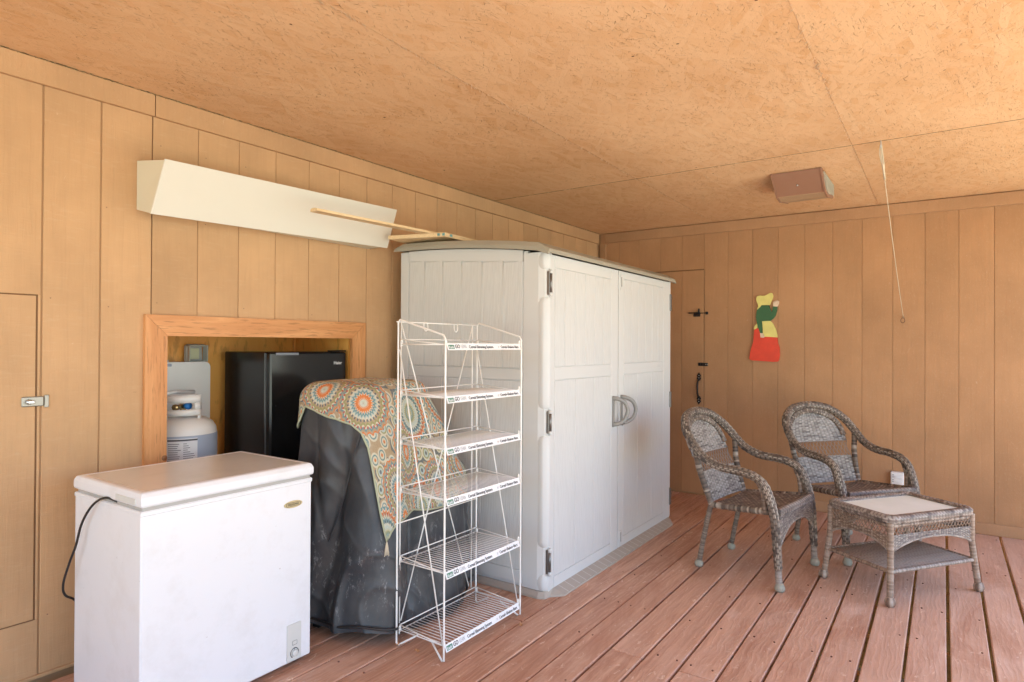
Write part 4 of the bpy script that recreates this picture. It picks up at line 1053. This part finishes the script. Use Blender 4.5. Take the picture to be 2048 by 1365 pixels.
m = MB(); m.tube([cl(i / 240, 1.0) for i in range(240)], .005, 6, closed=True); m.build('hem', M['hem'], thr)
m = MB(); tip = cl(235.5 / 360, 1.0)
for q in range(9):
    a = q * .7; m.tube([tip, tip + Vector((.004 * math.cos(a), .004 * math.sin(a), -.02)), tip + Vector((.009 * math.cos(a + .5), .007 * math.sin(a), -.055 - .01 * rnd(q)))], .0028, 5)
m.build('tassel', M['string'], thr)

# ============================================================ WICKER
def wrap(p, n, amp, seed=0, lo=.25, hi=.95):       # ring-wrapped cane
    def f(s, a):
        q = s / p; k = int(q); return (amp * abs(math.sin(PI * q)), lo + (hi - lo) * rnd(k, seed))
    return f
def weave(p, nb, amp, seed=0):                       # lengthwise strands tied in staggered bands
    def f(s, a):
        b = int(a / (2 * PI) * nb + .001) % nb; fb = (a / (2 * PI) * nb) % 1; q = s / p + (.5 if (b // 2) % 2 else 0)
        k = int(q); h = amp * abs(math.sin(PI * q)) ** .6 * (.55 + .45 * math.sin(PI * fb))
        t_ = .30 + .5 * rnd(k // 3, b, seed) + .2 * abs(math.sin(PI * q))
        if rnd(k, b // 3, seed + 9) < .16: t_ *= .35
        if abs(q - round(q)) < .10: t_ *= .35
        if fb < .18 or fb > .9: t_ *= .55; h -= amp * .35
        return (h, t_)
    return f
def panel(m, fn, nu, nv, rows, cols, amp, seed=0, nrm=Vector((0, 1, 0)), block=1, dark=.25):
    def f(u, v):
        p = fn(u, v); r = v * rows; c = u * cols; ir, ic = int(min(r, rows - 1e-6)), int(min(c, cols - 1e-6))
        h = amp * math.sin(PI * c + (PI if ir % 2 else 0)) * 1.0 + amp * .8 * abs(math.sin(PI * r))
        t_ = .42 + .38 * rnd(ir, ic // block, seed) + .12 * math.sin(PI * c + (PI if ir % 2 else 0))
        if rnd(ir, ic // 2, seed + 5) < dark: t_ *= .45
        if abs(math.sin(PI * r)) < .35: t_ *= .6
        if abs(math.sin(PI * c)) < .45: t_ *= .6
        return (p + nrm * h, t_)
    m.grid(f, nu, nv)
def wicker_chair(label, loc, rz):
    t = thing('wicker_chair', label, 'armchair', loc, rz, 'wicker armchairs by the back wall')
    def hump(x): return x
    side = [(-.240, .115), (-.232, .22), (-.216, .40), (-.170, .540), (-.112, .592), (-.03, .612), (.09, .622), (.19, .664)]
    for s_ in (-1, 1):   # front post is the lower end of the arm
        m = wick(); m.tube(resample([Vector(p) for p in [(s_ * .281, -.243, .03), (s_ * .281, -.240, .075), (s_ * .283, -.238, .14)]], .0025), 0.0160, 14, disp=wrap(.006, 1, .0022, 3 + s_, .5, .9))
        m.build('front_leg', M['wickmid'], t)
        m = wick(); m.lathe([(.010, 0), (.022, .002), (.027, .012), (.026, .026), (.018, .045)], (s_ * .280, -.245, 0), 16, .7); m.build('foot_cap', M['foot'], t)
        pl = resample(smoothpath([(s_ * .222, .246, .03), (s_ * .222, .225, .15), (s_ * .224, .185, .33), (s_ * .226, .168, .385)], 8), .0025)
        m = wick(); m.tube(pl, .0135, 12, disp=wrap(.006, 1, .002, 9 + s_, .35, .8)); m.build('back_leg', M['wick'], t)
        m = wick(); m.lathe([(.010, 0), (.020, .002), (.025, .010), (.025, .024), (.017, .040)], (s_ * .222, .248, 0), 16, .7); m.build('foot_cap', M['foot'], t)
        # back post
        pl = resample([Vector(p) for p in [(s_ * .226, .168, .385), (s_ * .238, .205, .49), (s_ * .256, .236, .60), (s_ * .274, .250, .715)]], .003)
        m = wick(); m.tube(pl, .0165, 12, disp=wrap(.011, 1, .0015, 21 + s_, .1, .9)); m.build('back_post', M['wick'], t)
        # seat side rail
        pl = resample([Vector(p) for p in [(s_ * .226, .165, .383), (s_ * .245, .03, .392), (s_ * .268, -.20, .412)]], .003)
        m = wick(); m.tube(pl, .018, 12, disp=wrap(.012, 1, .0012, 33 + s_, 0, .95)); m.build('seat_rail', M['wick'], t)
        pl = resample(smoothpath([(s_ * .282, -.125, .575), (s_ * .280, -.155, .50), (s_ * .275, -.165, .41)], 8), .003)
        m = wick(); m.tube(pl, .0125, 10, disp=wrap(.006, 1, .0016, 41 + s_, .15, .7)); m.build('arm_brace', M['wickbrown'], t)
    arm = [(-.284, y, z) for y, z in side] + [(-.276, .262, .735), (-.246, .322, .808), (-.170, .366, .866), (-.085, .384, .890), (0, .388, .896), (.085, .384, .890), (.170, .366, .866), (.246, .322, .808), (.276, .262, .735)] + [(.284, y, z) for y, z in side[::-1]]
    pa = resample(smoothpath(arm, 12), .0042); n_ = len(pa)
    def R_(i):
        f = min(i, n_ - 1 - i) / n_; return .0172 + .004 * min(1, f * 12) + .003 * max(0, (f - .3) / .2)
    m = wick(); m.tube(pa, R_, 48, disp=weave(.030, 16, .0048, 2)); m.build('arm_and_back_roll', M['wick'], t)
    # inner coil rows beside the roll
    for q, (dr_2, rr) in enumerate(((.030, .012), (.046, .009))):
        inn = []
        for i in range(25):
            a = PI * i / 24; xx = -(.246 - dr_2 + .014) * math.cos(a); zz = .69 + (.200 - dr_2 + .006) * math.sin(a) ** .85; inn.append((xx, .165 + .45 * (zz - .385) - .006, zz))
        m = wick(); m.tube(resample(smoothpath(inn, 4), .003), rr, 10, disp=wrap(.009, 1, .002, 60 + q, .15, .9)); m.build('inner_roll', M['wick'], t)
    nb = Vector((0, -1, .45)).normalized()
    def hw(z): return min(.214 + .13 * (z - .385), .238 * max(0, 1 - (max(0, z - .66) / .212) ** 2) ** .5)
    def bp(u, v, z0, z1): z = z0 + (z1 - z0) * v; w_ = hw(z); return Vector(((2 * u - 1) * w_, .165 + .45 * (z - .385) + .010 * (1 - (2 * u - 1) ** 2), z))
    m = wick(); panel(m, lambda u, v: bp(u, v, .655, .861), 96, 84, 22, 15, .0026, 3, nb, dark=.08); o = m.build('back_upper_panel', M['wickpale'], t); solid(o, .004, 0)
    m = wick(); panel(m, lambda u, v: bp(u, v, .395, .555), 96, 68, 17, 15, .0026, 4, nb, dark=.08); o = m.build('back_lower_panel', M['wickpale'], t); solid(o, .004, 0)
    m = wick()
    for i in range(16):
        u0 = i / 16
        for sg in (0, 1):
            a = bp(u0 + .002, 0, .555, .655); b = bp(min(1, u0 + 2 / 16), 1, .555, .655)
            if sg: a = bp(min(1, u0 + 2 / 16), 0, .555, .655); b = bp(u0 + .002, 1, .555, .655)
            m.tube([a, a.lerp(b, .5) + nb * .003 * (1 if sg else -1), b], .0017, 5)
    for v in (0, 1): m.tube([bp(i / 12, v, .555, .655) for i in range(13)], .0042, 6)
    m.build('back_lattice', M['wickpale'], t)
    # seat
    def sp(u, v): y = .165 - .385 * v; w_ = .222 + .045 * v; return Vector(((2 * u - 1) * w_, y, .390 + .028 * v - .012 * (1 - (2 * u - 1) ** 2) * (1 - v * .6)))
    m = wick(); panel(m, sp, 96, 96, 32, 26, .0018, 5, Vector((0, 0, 1)), block=2, dark=.2); o = m.build('seat', M['wick'], t); solid(o, .005, 0)
    # front roll and apron with arch
    pl = resample([Vector(p) for p in [(-.262, -.228, .414), (0, -.238, .418), (.262, -.228, .414)]], .003)
    m = wick(); m.tube(pl, .020, 14, disp=weave(.03, 10, .003, 7)); m.build('front_roll', M['wickmid'], t)
    def ap(u, v): zb_ = .335 - .105 * abs(2 * u - 1) ** 2.6; return Vector(((2 * u - 1) * .262, -.236 - .004 * v, .405 + (zb_ - .405) * v))
    m = wick(); panel(m, ap, 90, 44, 18, 26, .0015, 8, Vector((0, -1, 0)), dark=.25); o = m.build('front_apron', M['wickmid'], t); solid(o, .004, 0)
    m = wick(); m.tube(resample([ap(i / 30, 1) for i in range(31)], .003), .006, 8, disp=wrap(.005, 1, .001, 77, .4, .9)); m.build('apron_edge', M['wickmid'], t)
    return t
wicker_chair('grey-brown wicker armchair nearest the resin cabinet', (3.914, .922, 0), -.155)
c2 = wicker_chair('grey-brown wicker armchair behind the low wicker table, by the wall outlet', (4.640, .492, 0), -.674)

# wicker side table
tb = thing('wicker_table', 'low brown wicker table with a pale glass top and lower shelf', 'table', (4.093, .202, 0), math.radians(-36.5))
TX, TY = .292, .190
def rr2(ax, ay, r, z, n=6): return [Vector((a, b, z)) for a, b in rrect(-ax, ax, -ay, ay, r, n)]
loop = rr2(TX, TY, .035, .428); lp = resample(loop + [loop[0]], .0035)[:-1]
m = wick(); m.tube(lp, .021, 20, closed=True, disp=weave(.021, 12, .0040, 11)); m.build('rim', M['wickmid'], tb)
m = wick(); m.tube([p - Vector((0, 0, .030)) for p in lp], .009, 8, closed=True, disp=wrap(.006, 1, .002, 13, .1, .8)); m.build('rim_binding', M['wickbrown'], tb)
m = MB(); m.box((-TX + .012, -TY + .012, .424), (TX - .012, TY - .012, .434), .003); m.build('glass_top', M['frost'], tb)
m = wick(); m.tube([p + Vector((-p.x * .062, -p.y * .09, .016)) for p in lp], .0042, 8, closed=True, disp=wrap(.008, 1, .001, 15, .1, .8)); m.build('inner_binding', M['wickbrown'], tb)
for ax_, L_, W_ in (('x', TX, TY), ('y', TY, TX)):
    for s_ in (-1, 1):
        def pt3(u, z, off=0): a = (2 * u - 1) * (L_ - .006); return Vector((a, s_ * (W_ + .004 + off), z)) if ax_ == 'x' else Vector((s_ * (W_ + .004 + off), a, z))
        def zb4(u): return .325 - .055 * abs(2 * u - 1) ** 2.4
        nn3 = Vector((0, s_, 0)) if ax_ == 'x' else Vector((s_, 0, 0))
        m = wick(); rows = 12; panel(m, lambda u, v: pt3(u, .352 + (zb4(u) - .352) * v), int(L_ * 2 / .006), 30, 10, int(L_ * 2 / .018), .0020, 17 + s_, nn3, dark=.25); o = m.build('apron', M['wickmid'] if (ax_ == 'x' and s_ < 0) else M['wickbrown'], tb); solid(o, .004, 0)
        m = wick(); n5 = int(L_ * 2 / .024)
        for i in range(n5):
            for sg in (0, 1):
                u0, u1 = i / n5, min(1, (i + 1.3) / n5)
                if sg: u0, u1 = u1, u0
                m.tube([pt3(u0, .402), pt3((u0 + u1) / 2, .377, .003 if sg else -.002), pt3(u1, .352)], .0028, 5)
        m.build('apron_lattice', M['wickbrown'], tb)
        m = wick(); m.tube([pt3(i / 24, zb4(i / 24) - .002) for i in range(25)], .0055, 8, disp=wrap(.005, 1, .001, 19, .4, .9)); m.build('apron_edge', M['wickmid'], tb)
for sx_ in (-1, 1):
    for sy_ in (-1, 1):
        a, b = sx_ * TX, sy_ * TY
        m = wick(); m.tube(resample([Vector(p) for p in [(a, b, .415), (a, b, .28), (a + sx_ * .012, b + sy_ * .010, .15), (a + sx_ * .026, b + sy_ * .020, .02)]], .003), 0.0150, 14, disp=wrap(.006, 1, .0012, 23 + sx_, .35, .75)); m.build('leg', M['wickbrown'], tb)
        m = wick(); m.tube([Vector((a + sx_ * .027, b + sy_ * .021, z)) for z in (0.001, .006, .014, .024, .034, .042, .048)], lambda i: (.012, .021, .025, .0265, .024, .020, .017)[i], 16, disp=lambda s, a_: (.0016 * math.sin(a_ * 8), .25 + .6 * (int(a_ * 1.3) % 2))); m.build('foot_knob', M['wickbrown'], tb)
ZSH = .168; sx0, sy0 = TX + .008, TY + .006
m = wick(); m.tube(resample([Vector(p) for p in [(-sx0, -sy0, ZSH), (sx0, -sy0, ZSH)]], .003), .010, 10, disp=wrap(.005, 1, .001, 31, .45, .9)); m.build('shelf_rail', M['wickmid'], tb)
m = wick(); m.tube(resample([Vector(p) for p in [(-sx0, sy0, ZSH), (sx0, sy0, ZSH)]], .003), .010, 10, disp=wrap(.005, 1, .001, 32, .3, .8)); m.build('shelf_rail', M['wickbrown'], tb)
for s_ in (-1, 1):
    m = wick(); m.tube(resample([Vector(p) for p in [(s_ * sx0, -sy0, ZSH), (s_ * sx0, sy0, ZSH)]], .003), .010, 10, disp=wrap(.005, 1, .001, 35, .2, .7)); m.build('shelf_rail', M['wickbrown'], tb)
def mk_rod():
    m = wick(); m.tube([(0, -sy0 + .01, ZSH + .004), (0, 0, ZSH + .002), (0, sy0 - .01, ZSH + .004)], .0038, 6); m.tone = [.95] * len(m.tone); return m
for i in range(26): share('rod', mk_rod, 'shelf_rod', M['wickmid'], tb, (-sx0 + .018 + (2 * sx0 - .036) * i / 25, 0, 0))

# ============================================================ WALL AND CEILING SMALL THINGS
fg = thing('wooden_cutout', 'painted wooden cutout of a waving lady in yellow bonnet and red skirt', 'wall decoration', (XB, 0, 0))
SH = dict(
 skirt=([(1.313,1.453),(1.291,1.464),(1.279,1.459),(1.267,1.423),(1.263,1.386),(1.238,1.383),(1.228,1.392),(1.132,1.386),(1.127,1.337),(1.114,1.304),(1.112,1.24),(1.119,1.196),(1.130,1.186),(1.165,1.184),(1.25,1.189),(1.333,1.194),(1.349,1.200),(1.353,1.212),(1.344,1.27),(1.333,1.31),(1.321,1.348)],'p_red',0),
 apron=([(1.251,1.521),(1.187,1.523),(1.166,1.501),(1.145,1.457),(1.133,1.41),(1.130,1.386),(1.228,1.392),(1.244,1.423)],'p_yel',0),
 bow=([(1.291,1.501),(1.287,1.47),(1.300,1.458),(1.313,1.451),(1.317,1.464),(1.307,1.487)],'p_yel',.0),
 blouse=([(1.255,1.654),(1.197,1.652),(1.186,1.62),(1.176,1.595),(1.168,1.62),(1.164,1.643),(1.132,1.64),(1.134,1.61),(1.140,1.588),(1.146,1.565),(1.161,1.543),(1.187,1.523),(1.251,1.521),(1.247,1.49),(1.244,1.458),(1.244,1.423),(1.267,1.423),(1.276,1.45),(1.283,1.47),(1.291,1.503),(1.297,1.53),(1.299,1.559),(1.298,1.585),(1.294,1.609),(1.285,1.625),(1.271,1.636)],'p_grn',0),
 bonnet=([(1.297,1.714),(1.295,1.724),(1.29,1.731),(1.28,1.735),(1.266,1.737),(1.248,1.734),(1.229,1.734),(1.21,1.743),(1.192,1.754),(1.18,1.756),(1.172,1.751),(1.167,1.74),(1.166,1.726),(1.17,1.707),(1.177,1.688),(1.184,1.67),(1.189,1.655),(1.255,1.656),(1.262,1.645),(1.270,1.634),(1.287,1.619),(1.292,1.625),(1.285,1.64),(1.281,1.647),(1.285,1.665),(1.294,1.686),(1.298,1.70)],'p_yel',0),
 raised_hand=([(1.163,1.643),(1.164,1.66),(1.163,1.676),(1.158,1.684),(1.155,1.672),(1.152,1.688),(1.146,1.691),(1.143,1.677),(1.138,1.692),(1.132,1.693),(1.130,1.678),(1.125,1.688),(1.120,1.684),(1.121,1.668),(1.126,1.652),(1.132,1.640)],'p_skin',0),
 lower_hand=([(1.267,1.423),(1.241,1.421),(1.239,1.405),(1.228,1.392),(1.238,1.383),(1.263,1.386)],'p_skin',0))
for nm, (pl, mt, dz) in SH.items():
    m = MB(); m.prism(pl, 'x', -.022, -.004); m.build(nm, M[mt], fg)

ot = thing('wall_outlet', 'white boxed outlet low on the back wall behind the wicker chair', 'outlet', (XB, 0, 0))
m = MB(); m.box((-.045, .243, .262), (-.001, .327, .380), .006); m.build('outlet_box', M['white'], ot)
m = MB(); m.box((-.050, .258, .335), (-.0455, .300, .352), .002); m.build('flip_cover', M['white'], ot)
m = MB(); m.box((-.050, .258, .300), (-.0455, .300, .317), .002); m.build('flip_cover', M['white'], ot)
m = MB()
for z in (.358, .343, .322, .308): m.box((-.047, .308, z - .003), (-.0452, .314, z + .003))
m.build('outlet_slot', M['inkdk'], ot)

sk = thing('ceiling_speaker', 'brown wedge-shaped speaker box mounted under the ceiling', 'speaker', (0, 0, 0))
zq = zc(4.4)
pf = [(4.20, zq - .002), (4.372, 2.288), (4.47, 2.280), (4.70, 2.318), (4.69, zq - .002)]
m = MB(); m.prism(pf[:], 'y', .622, .895); m.build('speaker_box', M['spk'], sk)
m = MB(); m.prism([(x, z - .003) for x, z in pf[1:4]] + [(4.70, 2.322), (4.47, 2.284), (4.372, 2.292)], 'y', .621, .896); m.build('speaker_base', M['spk2'], sk)
for a, b in ((.895, .905), (.612, .622)):
    m = MB(); m.prism([(4.192, zq - .001), (4.366, 2.282), (4.47, 2.272), (4.708, 2.311), (4.698, zq - .001)], 'y', a, b); ep = m.build('speaker_end', M['spk'], sk)
m = MB(); m.prism([(4.26, zq - .012), (4.39, 2.300), (4.47, 2.292), (4.68, 2.326), (4.67, zq - .010)], 'y', .605, .612); ep = m.build('speaker_grille', M['grille'], sk)
for i in range(7): m = MB(); m.prism([(x_ * .85 + 4.5 * .15, z_ * .85 + 2.35 * .15) for x_, z_ in [(4.30 + i * .05, zq - .012), (4.306 + i * .05, zq - .012), (4.40 + i * .045, 2.300), (4.394 + i * .045, 2.300)]], 'y', .602, .605); m.build('grille_slat', M['grille'], ep)
m = MB(); m.tube([(4.30, .765, 2.335), (4.296, .765, 2.331)], .006, 8); m.build('screw', M['steel'], sk)

pc = thing('pull_string', 'thin white string strung from a ceiling hook to a ring on the back wall', 'string', (3.84, .275, 2.40))
hk = Vector((3.84, .275, 2.40))
m = MB(); m.tube(smoothpath([(0, 0, .01), (0, 0, -.01), (.012, 0, -.022), (0, .0, -.034), (-.012, 0, -.022), (-.006, 0, -.014)], 5), .0032, 6); m.build('ceiling_hook', M['steel'], pc)
e_ = Vector((5.500, .247, 1.528)) - hk; pts = []
for i in range(40):
    t_ = i / 39; p = Vector((0, 0, -.03)).lerp(e_, t_); p.z -= .035 * math.sin(PI * t_); pts.append(p)
m = MB(); m.tube(pts, .0021, 5)
for q in range(3):
    m.tube(smoothpath([(.0, .004 * (q - 1), -.02), (.02 + .004 * q, .007 * (q - 1), -.06), pts[3] + Vector((.004, .004 * (q - 1), .0)), pts[4]], 5), .0028, 5)
m.build('cord', M['string'], pc)
m = MB(); m.tube(pts[2:6], .006, 6); m.build('knot', M['string'], pc)
m = MB(); c0 = e_ + Vector((0, .004, -.018)); m.tube([c0 + Vector((0, .013 * math.sin(a * PI / 9), .018 * math.cos(a * PI / 9))) for a in range(18)], .0016, 5, closed=True); m.tube([e_ + Vector((.03, 0, .004)), e_ + Vector((0, 0, .004)), e_ + Vector((-.004, 0, .014))], .003, 6); m.build('wall_ring', M['iron'], pc)

# dry leaves on the boards
def leaf(label, x, y, rz, s):
    m = MB(); pr = [(0, 0), (.3, .25), (.55, .12), (.8, .3), (1, .05), (.75, -.12), (.9, -.35), (.5, -.2), (.25, -.3)]
    n_ = len(pr)
    m.add([(a * s, b * s, .004 + .010 * rnd(i, x) * s / .04) for i, (a, b) in enumerate(pr)] + [(.45 * s, 0, .002)], [(i, (i + 1) % n_, n_) for i in range(n_)])
    o = m.build('dry_leaf', M['leaf'], None, (x, y, .001)); o.rotation_euler = (0, 0, rz); solid(o, .0006); tag(o, label, 'leaf', 'dry leaves on the deck')
leaf('curled dry leaf beside the far front foot of the wire rack', 2.44, 1.62, .4, .035)
leaf('small dry leaf on the deck at the left of the wire rack', 1.985, 1.835, 1.0, .035)
leaf('crumpled dry leaf between the grill cover and the wire rack', 2.00, 1.935, 2.0, .04)
leaf('dry leaf under the grill cover hem near the cabinet', 2.66, 2.10, 2.6, .03)
leaf('pale scrap against the baseboard between the wicker chairs', 5.30, .86, .3, .05)
# everything authored; drop degenerate tone data
